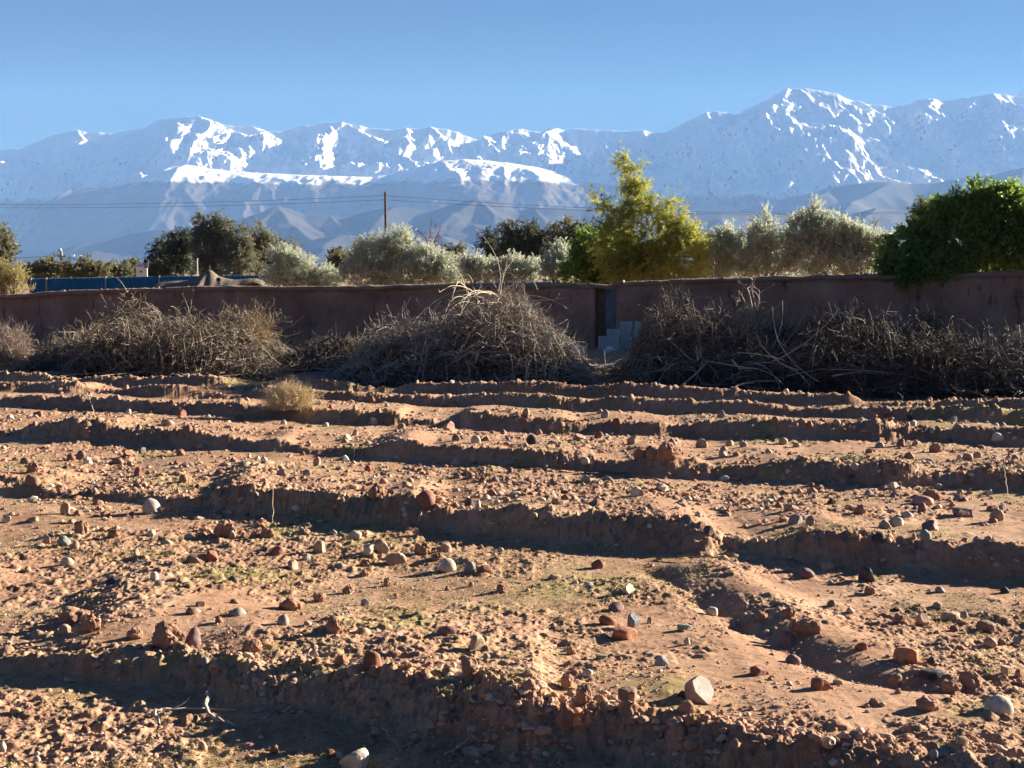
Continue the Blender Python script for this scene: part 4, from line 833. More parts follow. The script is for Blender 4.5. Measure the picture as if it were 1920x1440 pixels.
# long bent sticks in front of the black pile
SB = []
for i in range(30):
    p0 = at(r.uniform(1370, 1560), r.uniform(675, 722), r.uniform(33.6, 35)); D = np.array([[r.choice([-1, 1])*1.0, r.normal(0, .2), r.uniform(-.05, .5)]])
    P = grow(p0[None], D, np.array([r.uniform(1.1, 2.6)]), 16, .06, .035, .03, r, lambda x, y: gz(x, y)+.03)
    SB += [branch_set('bent_stick', P, r.uniform(.010, .016), .005, M_twigg, 'long grey bent stick at the foot of the low black brush pile', twigs=1, rr=r, group='long bent grey sticks at the foot of the black pile')]
order_labels(SB, 'long grey bent stick at the foot of the low black pile, {} from the left')
for (pts_, rad_, lab, mt) in (([(224, 662, 38), (232, 672, 37.8), (243, 683, 37.6), (250, 690, 37.5)], .022, 'pale broken stick leaning on the big brown pile', M_twigp), ([(1372, 674, 34.6), (1380, 683, 34.5), (1390, 695, 34.4)], .03, 'short pale stick leaning on the dark brush', M_twigp),
        ([(1275, 725, 34.2), (1300, 705, 34.3), (1325, 680, 34.8)], .03, 'slanting grey pole propped on the dark thicket pile', M_twigg), ([(1582, 640, 35), (1595, 652, 34.9), (1610, 668, 34.8)], .02, 'pale bent stick above the black pile', M_twigp),
        ([(1560, 705, 33.6), (1600, 698, 33.9), (1650, 700, 34.1), (1700, 712, 34)], .028, 'thick grey bough lying before the shaded pile', M_twigg)):
    q = np.array([at(*p_) for p_ in pts_]); tt = np.linspace(0, len(q)-1, 9); P = np.stack([np.interp(tt, range(len(q)), q[:, c_]) for c_ in range(3)], -1)[None]
    branch_set('stick', P, rad_, rad_*.6, mt, lab, cat='stick')
# fallen branches in the near furrow
def ground_branch(pts_, r0, r1, mat, label, lift=.03, name='fallen_branch', tw=0):
    q = np.array([[*[float(c_) for c_ in pix_ground(*p_[:2])], p_[2] if len(p_) > 2 else lift] for p_ in pts_]); tt = np.linspace(0, len(q)-1, 16)
    P = np.stack([np.interp(tt, range(len(q)), q[:, c_]) for c_ in range(3)], -1); z = gz(P[:, 0], P[:, 1]); P[:, 2] += np.maximum(z, np.convolve(np.pad(z, 3, 'edge'), np.ones(7)/7, 'valid')); P[:, :2] += .006*r.normal(size=(16, 2))
    return branch_set(name, P[None], r0, r1, mat, label, cat='branch', twigs=tw, rr=r, subl=.15)
ground_branch([(298, 1366, .02), (292, 1352, .06), (310, 1345, .05), (345, 1340, .04), (395, 1336, .03), (440, 1338, .02)], .012, .005, M_twigg, 'thin forked grey branch lying in the shaded near furrow', tw=4)
ground_branch([(390, 1322, .10), (386, 1338, .06), (395, 1352, .03), (415, 1360, .02), (447, 1368, .01)], .019, .007, M_twigg, 'short thick bent branch in the shaded near furrow')
ground_branch([(960, 882, .02), (1050, 888, .03), (1150, 893, .04), (1220, 900, .05), (1255, 912, .02)], .022, .012, M_twigd, 'long dark stick lying at the foot of the third bank')
ground_branch([(720, 1390, .1), (735, 1402, .06), (752, 1418, .02)], .006, .003, M_twigp, 'thin pale straw leaning on the near bank')
ground_branch([(835, 1428, .03), (860, 1420, .06), (890, 1405, .05)], .006, .003, M_twigp, 'thin curved twig low on the near bank')
ground_branch([(640, 1200, .01), (655, 1196, .02), (658, 1192, .02)], .006, .004, M_twigp, 'small pale twig on bare soil in mid-field')
ground_branch([(158, 758, .02), (170, 770, .05), (186, 790, .02)], .012, .006, M_twigp, 'thin pale stick at the far left of the field')
ground_branch([(1875, 912, .3), (1885, 925, .18), (1890, 938, .0)], .009, .005, M_twigp, 'short bent twig sticking out of the soil by the right edge', name='twig')
ground_branch([(512, 958, .28), (513, 975, .12), (511, 985, .0)], .005, .003, M_dry, 'thin dry stalk standing in the second furrow', name='dry_stalk')
ground_branch([(1230, 1054, .02), (1290, 1058, .05), (1350, 1066, .04), (1378, 1078, .02)], .012, .006, M_twig, 'curved stick beside the start of the slanting furrow')
# ---------------------------------------------------------------- trees and shrubs behind the wall
def foliage(blobs, Y, n_clump, n_shoot, n_leaf, sl, L, W, rs, up=.6, out=1.0, curl=.06, grav=0., thick=.75, clump=.33, jit=.09, gap=.25):
    """blobs in photo pixels (cx, cy, rx, ry) at distance Y -> shoots and leaves"""
    k = Y/F; Cs, R = [], []
    area = np.array([b[2]*b[3] for b in blobs], float); area /= area.sum()
    cps = []
    for b, a in zip(blobs, area):
        c = at(b[0], b[1], Y+(b[4] if len(b) > 4 else 0)); rx, rz = b[2]*k, b[3]*k; ry = (rx*.5+rz*.5)*thick
        n = max(3, int(n_clump*a)); d = rs.normal(size=(n, 3)); d /= np.linalg.norm(d, axis=1, keepdims=True)
        rr = rs.uniform(.25, 1, n)**.45*(1-.5*clump*.8); p = c+d*rr[:, None]*[rx, ry, rz]
        cps.append(np.concatenate([p, d*[1, 1, .8], np.full((n, 1), min(rx, rz)*clump)], 1))
    cp = np.concatenate(cps); n = len(cp)
    i = np.repeat(np.arange(n), n_shoot); m = len(i)
    q = rs.normal(size=(m, 3)); q /= np.linalg.norm(q, axis=1, keepdims=True)
    P0 = cp[i, :3]+q*cp[i, 6:7]*rs.uniform(.1, 1, (m, 1)); D = cp[i, 3:6]*out+q*.5+rs.normal(size=(m, 3))*.3; D[:, 2] += up
    S = grow(P0, D, sl*rs.uniform(.5, 1.25, m), 6, curl, grav, jit, rs)
    j = np.repeat(np.arange(m), n_leaf); t = rs.uniform(.05, 1, len(j))*5; a = np.minimum(t.astype(int), 4); f = (t-a)[:, None]
    p = S[j, a]*(1-f)+S[j, a+1]*f; d = S[j, a+1]-S[j, a]; d /= np.linalg.norm(d, axis=1, keepdims=True)
    d = d+rs.normal(size=d.shape)*.65; l = L*rs.uniform(.6, 1.3, len(j)); d[:, 2] -= grav*2
    d /= np.linalg.norm(d, axis=1, keepdims=True)
    V, Fc = leaves(p+d*l[:, None]*.5, d, l, l*W, int(rs.integers(1e6)))
    return V, Fc, S, cp
M_bark = twigmat('bark', [(.16, .12, .09), (.22, .17, .13)]); M_barkp = twigmat('pale_bark', [(.34, .29, .24), (.42, .37, .31)])
M_olive = leafmat('olive_leaves', [(.32, .37, .28), (.48, .52, .42), (.64, .66, .56), (.40, .44, .35)], .42, .32)
M_euc = leafmat('eucalyptus_leaves', [(.08, .10, .055), (.15, .165, .10), (.22, .22, .145)], .35, .5)
M_eucd = leafmat('dark_tree_leaves', [(.03, .05, .028), (.06, .085, .045), (.11, .125, .075)], .25, .5)
M_bam = leafmat('bamboo_leaves', [(.13, .20, .03), (.24, .32, .05), (.39, .40, .08), (.45, .41, .12)], .5, .45)
M_dark = leafmat('glossy_dark_leaves', [(.05, .11, .035), (.10, .20, .05), (.19, .32, .06), (.32, .42, .09)], .5, .3)
M_scrub = leafmat('scrub_leaves', [(.09, .11, .05), (.15, .16, .08), (.22, .21, .12)], .3, .6)
M_yel = leafmat('yellow_olive_leaves', [(.18, .17, .07), (.30, .27, .12), (.40, .36, .18)], .35, .6)
def tree(name, blobs, Y, mat, label, cat, seed, trunk=None, bark=None, base=None, group=None, stems=3, tr=.09, twig_r=.006, **kw):
    r = np.random.default_rng(seed); V, Fc, S, cp = foliage(blobs, Y, rs=r, **kw)
    z0 = float(base_z(Y)) if Y < 75 else .5
    cx = float(np.average(cp[:, 0])); bx = cx if trunk is None else (trunk-960)*Y/F
    root = empty(name, (bx, Y, z0)); O = np.array([bx, Y, z0])
    V[:, 2] = np.maximum(V[:, 2], z0+.02)
    c = mesh_np('crown', V-O, Fc, mat, root)
    # trunk with limbs that run to the clumps
    zl = np.percentile(cp[:, 2], 25); n = min(len(cp), 26); sel = r.choice(len(cp), n, replace=False); T = cp[sel, :3]
    fork = O+np.array([0, 0, max((zl-z0)*.45, .2)]); st = np.stack([O+r.normal(0, .05, 3)*[1, 1, 0] for _ in range(stems)]); st[:, 2] = z0-.05
    k = 8; tt = np.linspace(0, 1, k)[None, :, None]; parts = []
    tops = fork+r.normal(0, .15, (stems, 3)); A = st[:, None]*(1-tt)+tops[:, None]*tt+r.normal(0, .02, (stems, k, 3)); parts.append(tubes(A, taper(A, tr, tr*.62), 7))
    s0 = tops[r.integers(0, stems, n)]; mid = (s0+T)/2+np.array([0, 0, .12])*np.linalg.norm(T-s0, axis=1, keepdims=True); B = s0[:, None]*(1-tt)**2+2*mid[:, None]*tt*(1-tt)+T[:, None]*tt**2
    B = B+r.normal(0, .02, B.shape)*np.sin(tt*math.pi); parts.append(tubes(B, taper(B, tr*.5, tr*.1), 5))
    Sx = S[::3]; parts.append(tubes(Sx, taper(Sx, twig_r, .002), 3))
    v, f = join(parts); mesh_np('trunk', v-O, f, bark or M_bark, root)
    return tag(root, label, cat, group)
OL = dict(n_shoot=9, n_leaf=26, sl=.55, L=.115, W=.26, up=.95, out=.7, clump=.30)
def OV(n): return dict(OL, n_clump=int(n*1.7))
G1 = 'silvery olive shrubs behind the wall'
tree('olive_tree', [(560, 515, 42, 30), (612, 528, 38, 20), (540, 492, 24, 20), (520, 525, 20, 22)], 62, M_olive, 'silvery olive shrub beside the tent, standing lowest at its right side', 'olive tree', 1, group=G1, **OV(70))
tree('olive_tree', [(700, 492, 52, 38), (744, 466, 34, 26), (800, 500, 44, 34), (682, 522, 50, 26), (842, 517, 28, 26), (770, 520, 60, 30)], 61, M_olive, 'broad silvery olive in front of the wooden pole, tallest of the left olives', 'olive tree', 2, group=G1, **OV(170))
tree('olive_tree', [(905, 515, 34, 20), (880, 508, 18, 18)], 60, M_olive, 'low spiky olive shrub behind the forked branch', 'olive tree', 3, group=G1, **OV(34))
tree('olive_tree', [(960, 515, 40, 20), (1000, 520, 22, 16)], 59.5, M_olive, 'low spiky pale olive between the forked branch and the dark laurel', 'olive tree', 4, group=G1, **OV(40))
tree('olive_tree', [(1058, 500, 24, 22), (1040, 512, 20, 18), (1052, 484, 12, 14)], 58.5, M_olive, 'pale olive shrub in front of the dark eucalyptus clump, beside the bamboo', 'olive tree', 5, group=G1, **OV(34))
tree('olive_tree', [(1350, 470, 28, 34), (1345, 500, 44, 30), (1372, 455, 12, 22)], 57.5, M_olive, 'olive shrub just right of the bamboo, darker at its foot', 'olive tree', 6, group=G1, **OV(60))
tree('olive_tree', [(1432, 455, 22, 36), (1405, 490, 42, 32), (1472, 482, 36, 36), (1433, 425, 10, 22)], 57, M_olive, 'olive shrub with a pointed top beside the black lamp', 'olive tree', 7, group=G1, **OV(80))
tree('olive_tree', [(1530, 440, 24, 36), (1525, 408, 10, 20), (1560, 445, 34, 36), (1520, 485, 50, 34), (1500, 450, 20, 40)], 56.5, M_olive, 'tallest spiky olive shrub of the row right of the bamboo', 'olive tree', 8, group=G1, **OV(110))
tree('olive_tree', [(1612, 468, 28, 34), (1600, 495, 44, 26), (1645, 475, 18, 34), (1590, 440, 12, 22)], 56, M_olive, 'olive shrub half hidden by the large dark bush', 'olive tree', 9, group=G1, **OV(80))
tree('bamboo', [(1212, 440, 56, 56), (1160, 470, 40, 45), (1275, 470, 34, 42), (1198, 385, 26, 34), (1150, 392, 30, 16), (1186, 328, 4, 24), (1180, 303, 2, 9), (1255, 500, 62, 36), (1200, 500, 80, 30), (1128, 382, 16, 12), (1280, 430, 22, 20), (1190, 352, 8, 18), (1235, 395, 16, 24)], 54.5, M_bam, 'tall yellow-green bamboo clump with a thin plume at the top', 'bamboo', 10,
     n_clump=270, n_shoot=8, n_leaf=26, sl=.7, L=.17, W=.17, up=.35, out=.9, grav=.09, clump=.26, stems=9, tr=.03, trunk=1205, bark=M_dry)
tree('laurel_bush', [(1128, 490, 50, 42), (1090, 512, 30, 22), (1095, 470, 22, 26), (1160, 512, 60, 24), (1120, 455, 22, 20)], 56.5, M_dark, 'dark green laurel at the shaded foot of the bamboo', 'bush', 11, n_clump=210, n_shoot=8, n_leaf=26, sl=.45, L=.13, W=.32, up=.3, clump=.3)
tree('overhanging_bush', [(1790, 445, 90, 70), (1870, 405, 60, 52), (1715, 475, 60, 48), (1905, 450, 70, 70), (1750, 505, 90, 28, -.8), (1838, 368, 50, 22), (1690, 505, 46, 26, -.7), (1760, 405, 34, 30), (1980, 460, 80, 70), (1900, 380, 28, 24), (1730, 512, 60, 22, -1.1)], 50.6, M_dark, 'large rounded dark green bush spilling over the wall at the right', 'bush', 12,
     n_clump=740, n_shoot=9, n_leaf=28, sl=.45, L=.13, W=.3, up=.25, out=.9, grav=.03, clump=.22, stems=5, tr=.09)
tree('olive_tree', [(1740, 392, 20, 13), (1722, 402, 12, 10)], 70, M_scrub, 'brownish crown peeping out behind the large dark bush', 'tree', 13, n_clump=26, n_shoot=8, n_leaf=20, sl=.5, L=.12, W=.35)
EU = dict(n_shoot=7, n_leaf=22, sl=.9, L=.24, W=.30, up=-.15, out=.7, grav=.07, clump=.24, bark=M_barkp, tr=.16, twig_r=.012)
G2 = 'eucalyptus trees beyond the tent'
def EV(n): return dict(EU, n_clump=n)
tree('eucalyptus_tree', [(304, 482, 14, 24), (312, 460, 10, 16), (300, 500, 14, 14)], 122, M_eucd, 'dark slim eucalyptus at the left end of the clump, beside the floodlight', 'tree', 21, group=G2, **EV(50))
tree('eucalyptus_tree', [(340, 470, 18, 28), (335, 452, 12, 14), (352, 490, 16, 22), (358, 465, 8, 14)], 120, M_eucd, 'dark dense eucalyptus second from the floodlight', 'tree', 22, group=G2, **EV(80))
tree('eucalyptus_tree', [(392, 432, 22, 22), (385, 462, 20, 24), (412, 430, 16, 20), (398, 490, 24, 22), (380, 420, 10, 10)], 118, M_euc, 'tallest broad eucalyptus right behind the tent peak', 'tree', 23, group=G2, **EV(120))
tree('eucalyptus_tree', [(445, 445, 18, 22), (440, 470, 22, 24), (455, 492, 24, 18), (430, 440, 10, 12)], 117, M_euc, 'rounded eucalyptus just right of the tallest one', 'tree', 24, group=G2, **EV(80))
tree('eucalyptus_tree', [(483, 438, 9, 16), (490, 462, 12, 18), (480, 485, 14, 16), (498, 445, 6, 9)], 119, M_euc, 'narrow tufted eucalyptus with gaps between its tiers', 'tree', 25, group=G2, **EV(44))
tree('eucalyptus_tree', [(520, 475, 12, 18), (515, 458, 7, 9), (512, 490, 12, 12)], 122, M_euc, 'small thin eucalyptus behind the left olive shrub', 'tree', 26, group=G2, **EV(30))
tree('eucalyptus_tree', [(542, 462, 6, 16), (547, 482, 10, 16)], 121, M_euc, 'narrow pointed eucalyptus rising behind the left olive shrub', 'tree', 27, group=G2, **EV(24))
G3 = 'dark trees left of the bamboo'
tree('eucalyptus_tree', [(922, 452, 14, 13), (935, 470, 16, 16), (915, 470, 8, 10)], 112, M_eucd, 'sparse ragged tree at the left end of the dark clump', 'tree', 31, group=G3, **EV(36))
tree('eucalyptus_tree', [(972, 440, 24, 22), (990, 460, 34, 30), (960, 470, 20, 26), (1000, 435, 16, 14)], 110, M_eucd, 'broad dark dome-shaped eucalyptus in the clump left of the bamboo', 'tree', 32, group=G3, **EV(130))
tree('eucalyptus_tree', [(1028, 455, 18, 22), (1020, 480, 20, 20)], 111, M_eucd, 'dark eucalyptus filling the gap behind the pale olive', 'tree', 33, group=G3, **EV(50))
tree('eucalyptus_tree', [(1060, 432, 17, 15), (1062, 455, 16, 18), (1050, 470, 14, 20)], 108, M_euc, 'lighter domed tree above the pale olive beside the bamboo', 'tree', 34, group=G3, **EV(50))
tree('eucalyptus_tree', [(1102, 442, 17, 18), (1095, 465, 14, 18)], 108, M_eucd, 'dark tree top just showing left of the bamboo plume', 'tree', 35, group=G3, **EV(40))
tree('eucalyptus_tree', [(-12, 445, 18, 32), (2, 470, 14, 24), (-20, 500, 30, 30), (14, 488, 12, 12)], 88, M_euc, 'tall eucalyptus cut off by the left edge', 'tree', 36, **dict(EV(110)))
tree('yellow_shrub', [(14, 520, 34, 24), (40, 532, 22, 14), (-10, 525, 30, 26)], 60, M_yel, 'yellowish shrub behind the wall at the left edge', 'shrub', 37, n_clump=46, n_shoot=9, n_leaf=20, sl=.5, L=.10, W=.25, up=.8)
SC_ = dict(n_shoot=7, n_leaf=20, sl=.7, L=.2, W=.4, up=.4, clump=.3, tr=.08)
for i, (bl, lab) in enumerate([([(152, 507, 34, 15), (178, 510, 26, 12)], 'dark olive-green spreading tree behind the blue fence, beside the concrete pole'), ([(98, 505, 17, 11), (78, 512, 12, 8)], 'small round tree left of the concrete pole'),
        ([(225, 514, 14, 7)], 'low scrub tree between the spreading tree and the white box'), ([(250, 509, 9, 9)], 'small dark bush next to the white box'), ([(60, 515, 22, 10)], 'greyish scrub tree near the left olive-yellow shrub'),
        ([(850, 478, 16, 14), (868, 488, 14, 10)], 'brownish half-bare tree behind the low olives'), ([(640, 494, 14, 9)], 'small distant tree left of the wooden pole'), ([(632, 488, 5, 12)], 'thin cypress-like tree left of the wooden pole'), ([(292, 512, 20, 9)], 'low bushes under the dark slim eucalyptus')]):
    tree('scrub_tree', bl, 104+i*2, M_scrub, lab, 'tree', 40+i, n_clump=22+int(bl[0][2]), **SC_)
# tall trees past the right edge of the photo whose shade falls on the brush
for i, (X, Y, h) in enumerate([(29, 49.5, 10), (35, 53, 11.5), (40, 56, 12), (45.5, 59, 13), (51, 62.5, 14)]):
    px = 960+F*X/Y; s = F/Y; py = HZ-(h*.62-CH)*s
    tree('roadside_tree', [(px, py, 2.7*s, h*.36*s), (px-1.6*s, py+h*.2*s, 1.8*s, h*.22*s), (px+1.5*s, py+h*.15*s, 2*s, h*.25*s)], Y, M_eucd, f"tall dense eucalyptus in the row past the right edge, number {i+1} from the wall".replace(f", number {i+1} from the wall", [", lowest and closest to the wall", ", second from the wall", ", middle one", ", second from the far end", ", tallest at the far end"][i]), 'tree', 60+i,
         n_clump=170, n_shoot=8, n_leaf=20, sl=.9, L=.38, W=.6, up=0, clump=.3, bark=M_barkp, tr=.2, group='row of tall trees past the right edge')
# bare trees
def bare_tree(px, py, wpx, hpx, Y, mat, label, seed):
    r = np.random.default_rng(seed); k = Y/F; X = (px-960)*k; z0 = .5; top = CH+(HZ-py)*k; H_ = top-z0
    P = grow(np.array([[X, Y, z0]]), np.array([[0, 0, 1.]]), np.array([H_*.8]), 10, .02, 0, .03, r); A = side_shoots(P, 16, H_*.32, 7, .45, .05, -.06, .06, r, .4); B = side_shoots(A, 5, H_*.15, 5, .5, .05, -.05, .08, r); C = side_shoots(B, 3, H_*.07, 4, .5, .05, 0, .1, r)
    root = empty('bare_tree', (X, Y, z0)); O = np.array([X, Y, z0]); v, f = tubes(P, taper(P, H_*.022, .01), 6); mesh_np('trunk', v-O, f, mat, root)
    v, f = join([tubes(A, taper(A, .03, .01), 3), tubes(B, taper(B, .016, .006), 3), tubes(C, taper(C, .009, .004), 3)]); mesh_np('limbs', v-O, f, mat, root); return tag(root, label, 'bare tree')
M_red = twigmat('reddish_bark', [(.20, .11, .08), (.28, .17, .13)])
bare_tree(808, 430, 20, 60, 100, M_red, 'bare reddish poplar rising behind the broad olive', 71)
bare_tree(828, 455, 20, 40, 104, M_red, 'shorter bare reddish tree beside the poplar', 72)
bare_tree(1636, 432, 20, 40, 80, M_barkp, 'bare grey branches above the olive next to the large dark bush', 73)
bare_tree(1480, 430, 10, 30, 82, M_barkp, 'thin bare tree top between the two tall olive shrubs', 74)
bare_tree(180, 488, 30, 20, 112, M_red, 'bare reddish tree behind the spreading tree', 75)
# ---------------------------------------------------------------- far tree belt and villages on the plain
def far_belt():
    r = np.random.default_rng(5); V, Fq, o = [], [], 0
    for D, n, s in ((330, 190, 2.2), (620, 380, 3.0), (1200, 500, 4.2), (2600, 500, 7)):
        X = r.uniform(-.5, .5, n)*D*1.0+0; Yy = D*(1+r.uniform(-.15, .3, n)); S = s*r.uniform(.45, 1.1, n); k = vnoise(X/D*14, X*0, int(D)) > -.25; X, Yy, S = X[k], Yy[k], S[k]
        for j in range(4):
            v0, f0 = rock_shape('clod', 700+j, 2); m_ = np.arange(len(X)) % 4 == j
            v, f = multi(v0, f0, X[m_], Yy[m_], .4+S[m_]*.5, S[m_], r.uniform(0, 6, m_.sum()), r.uniform(.6, 1, m_.sum())); V.append(v); Fq.append(f+o); o += len(v)
    return tag(mesh_np('treeline', np.concatenate(V), np.concatenate(Fq), simple('far_scrub', (.09, .10, .06), .4, .5)), 'far belt of low trees and scrub on the plain', 'treeline', kind='stuff')
far_belt()
M_white = simple('white_paint', (.7, .68, .64), .08, 4)
r = np.random.default_rng(9)
VX = [852, 861, 868, 876, 884, 893, 140, 152, 166, 244, 560, 1385, 1398]
for i, px in enumerate(VX):
    # walk along the line of sight until it meets the hillside
    py = (466 if 800 < px < 900 else 481)+r.uniform(-2, 2); D = 9300.
    while D < 13000:
        X = (px-960)*D/F; zc = CH+(HZ-py)/F*D; hit = False
        for nm in ('low_hills', 'hills'):
            gx_, gy_, Z_ = TERR[nm]; iy = np.searchsorted(gy_, D)
            if 0 < iy < len(gy_) and Z_[iy, min(np.searchsorted(gx_, X), len(gx_)-1)] >= zc: hit = True
        if hit: break
        D += 15
    w = r.uniform(13, 27); v1, f1 = box_np(-w/2, w/2, -6, 6, -9, r.uniform(7, 12)); v2, f2 = box_np(-w/2-.4, w/2+.4, -6.4, 6.4, 8, 8.9); f2 = f2
    h_ = v1[:, 2].max(); v2[:, 2] += h_-8
    v, f = join([(v1, f1), (v2, f2)]); o = mesh_np('village_house', v, f, M_white); o.location = (X, D, zc)
    tag(o, f'tiny white village house at the foot of the hills, {ORD[sorted(VX).index(px)]} from the left', 'house', 'tiny white village houses at the foot of the hills')
# ---------------------------------------------------------------- blue fence
M_blue = simple('blue_sheet', (.02, .19, .36), .15, 1.2, .45); M_postw = simple('pale_post', (.45, .44, .42), .1, 4)
root = empty('blue_fence', ((330-960)*86/F, 86, .5)); O = np.array(root.location)
def sheet(px0, px1, Y0, Y1, pt0, pt1):
    n = 260; px = np.linspace(px0, px1, n); Y = np.linspace(Y0, Y1, n); X = (px-960)/F*Y; Y = Y+.03*np.where(np.arange(n) % 4 < 2, 1, -1); zt = CH+(HZ-np.linspace(pt0, pt1, n))/F*Y
    rows = [(0, .45), (0, None), (.04, None), (.04, .45), (0, .45)]
    C = np.stack([np.stack([X, Y+a, zt if b_ is None else zt*0+b_], -1) for a, b_ in rows]); return C.reshape(-1, 3), grid_faces(5, n)
v, f = sheet(58, 300, 86, 85, 522.5, 518); mesh_np('blue_panel', v-O, f, M_blue, root)
v, f = sheet(300.5, 640, 85, 83, 518, 514.5); mesh_np('blue_panel', v-O, f, M_blue, root)
for px, pt, Y in ((60, 521, 85.8), (89, 520, 85.75), (200, 518, 85.3), (300, 516.5, 84.9), (420, 515, 84.3), (540, 513.5, 83.6)):
    X = (px-960)/F*Y; zt = CH+(HZ-pt)/F*Y; P = np.array([[[X, Y, .4], [X, Y, (zt+.4)/2], [X+.01, Y, zt]]]); v, f = tubes(P, np.full((1, 3), .045), 6); mesh_np('fence_post', v-O, f, M_postw, root)
tag(root, 'long blue sheet-metal fence behind the mud wall at the left', 'fence')
# ---------------------------------------------------------------- tent
m, nt, b = newmat('tent_cloth'); w_ = N(nt, 'ShaderNodeTexWave', Scale=2.2, Distortion=1.5); w_.bands_direction = 'X'
tc = nt.nodes.new('ShaderNodeTexCoord'); nt.links.new(tc.outputs['Object'], w_.inputs['Vector'])
nt.links.new(mix(nt, 1, ramp(nt, noise(nt, 1.2, 4), [(.3, (.13, .10, .08)), (.7, (.24, .195, .155))]), ramp(nt, w_.outputs['Fac'], [(.1, (.72,)*3), (.5, (1, 1, 1))]), 'MULTIPLY'), b.inputs['Base Color']); M_tent = m
M_black = simple('black_metal', (.02, .02, .022), .2, 5, .5)
YT = 76; root = empty('berber_tent', ((396-960)*YT/F, YT, .5)); O = np.array(root.location); kT = YT/F
xs = np.linspace(280, 520, 130); ydep = np.linspace(-1, 1, 44); PX, QD = np.meshgrid(xs, ydep)
ridge = interp(PX, [(280, 560), (284, 545), (292, 534), (302, 529), (320, 526.5), (345, 525.5), (362, 524), (375, 519), (384, 512), (390, 505), (394, 502), (398, 504), (403, 510), (411, 517), (424, 521), (440, 524), (455, 523), (470, 521.5), (482, 521.5), (496, 526), (508, 533), (516, 543), (520, 560)])
zr = CH+(HZ-ridge)*kT; eave = 1.55+.12*np.cos((PX-280)/240*math.pi*9); peak = np.exp(-((PX-394)/9)**2)
fall = np.abs(QD)**(1.25-.5*peak); Z = zr*(1-fall)+np.minimum(eave, zr)*fall+.0
Z = Z+.05*np.cos((PX-280)/240*math.pi*18)*np.abs(QD)
Xt = (PX-960)*kT; Yt = YT+QD*3.2
C = np.stack([Xt, Yt, Z], -1); C2 = C.copy(); C2[..., 2] -= .03
nr, nc = PX.shape; v = np.concatenate([C.reshape(-1, 3), C2.reshape(-1, 3)]); g_ = grid_faces(nr, nc); e0 = np.arange(nc-1); o2 = nr*nc
side = np.concatenate([np.stack([e0, e0+o2, e0+1+o2, e0+1], -1), np.stack([(nr-1)*nc+e0, (nr-1)*nc+e0+1, (nr-1)*nc+e0+1+o2, (nr-1)*nc+e0+o2], -1)])
mesh_np('canopy', v-O, np.concatenate([g_, g_[:, ::-1]+o2, side]), M_tent, root, smooth=True)
P = np.array([[[(394-960)*kT, YT, .5], [(394-960)*kT, YT, 2.], [(394-960)*kT, YT, CH+(HZ-498)*kT]]]); v, f = tubes(P, np.full((1, 3), .06), 7); mesh_np('centre_pole', v-O, f, M_black, root)
for px in (300, 345, 440, 490):
    for e in (-3.1, 3.1):
        X = (px-960)*kT; P = np.array([[[X, YT+e, .5], [X, YT+e, 1.0], [X, YT+e, 1.6]]]); v, f = tubes(P, np.full((1, 3), .04), 6); mesh_np('tent_pole', v-O, f, M_black, root)
tag(root, 'brown canvas tent with one sharp peak and a sagging roof behind the wall', 'tent')
# second low awning with a dark mouth at the right end of the tent
root = empty('tent_awning', ((480-960)*73/F, 73, .5)); O = np.array(root.location); k2 = 73/F; a = np.linspace(0, math.pi, 26); V = []
for j, yy in enumerate(np.linspace(-1.3, 1.8, 10)):
    s_ = 1-.35*(j/9)**2
    V += [((482-960)*k2+math.cos(q)*1.05*s_, 73+yy, 1.2+max(math.sin(q), 0)**.8*1.42*s_) for q in a]
V = np.array(V); n1 = len(V); V2 = V.copy(); V2[:, 2] -= .04; V2[:, 0] = O[0]+(V2[:, 0]-O[0])*.97
g_ = grid_faces(10, 26); e0 = np.arange(25); side = np.concatenate([np.stack([e0+1, e0, e0+n1, e0+1+n1], -1), np.stack([9*26+e0, 9*26+e0+1, 9*26+e0+1+n1, 9*26+e0+n1], -1)])
mesh_np('awning_cloth', np.concatenate([V, V2])-O, np.concatenate([g_, g_[:, ::-1]+n1, side]), M_tent, root, smooth=True)
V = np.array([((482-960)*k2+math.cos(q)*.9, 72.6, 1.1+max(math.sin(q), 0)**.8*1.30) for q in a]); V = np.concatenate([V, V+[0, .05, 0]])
mesh_np('mouth_shade_panel', V-O, [np.arange(26)[None, :], (51-np.arange(26))[None, :]], M_black, root)  # flat black panel standing in for the shade inside the awning mouth
tag(root, 'low arched awning with a dark mouth at the right end of the tent', 'awning')
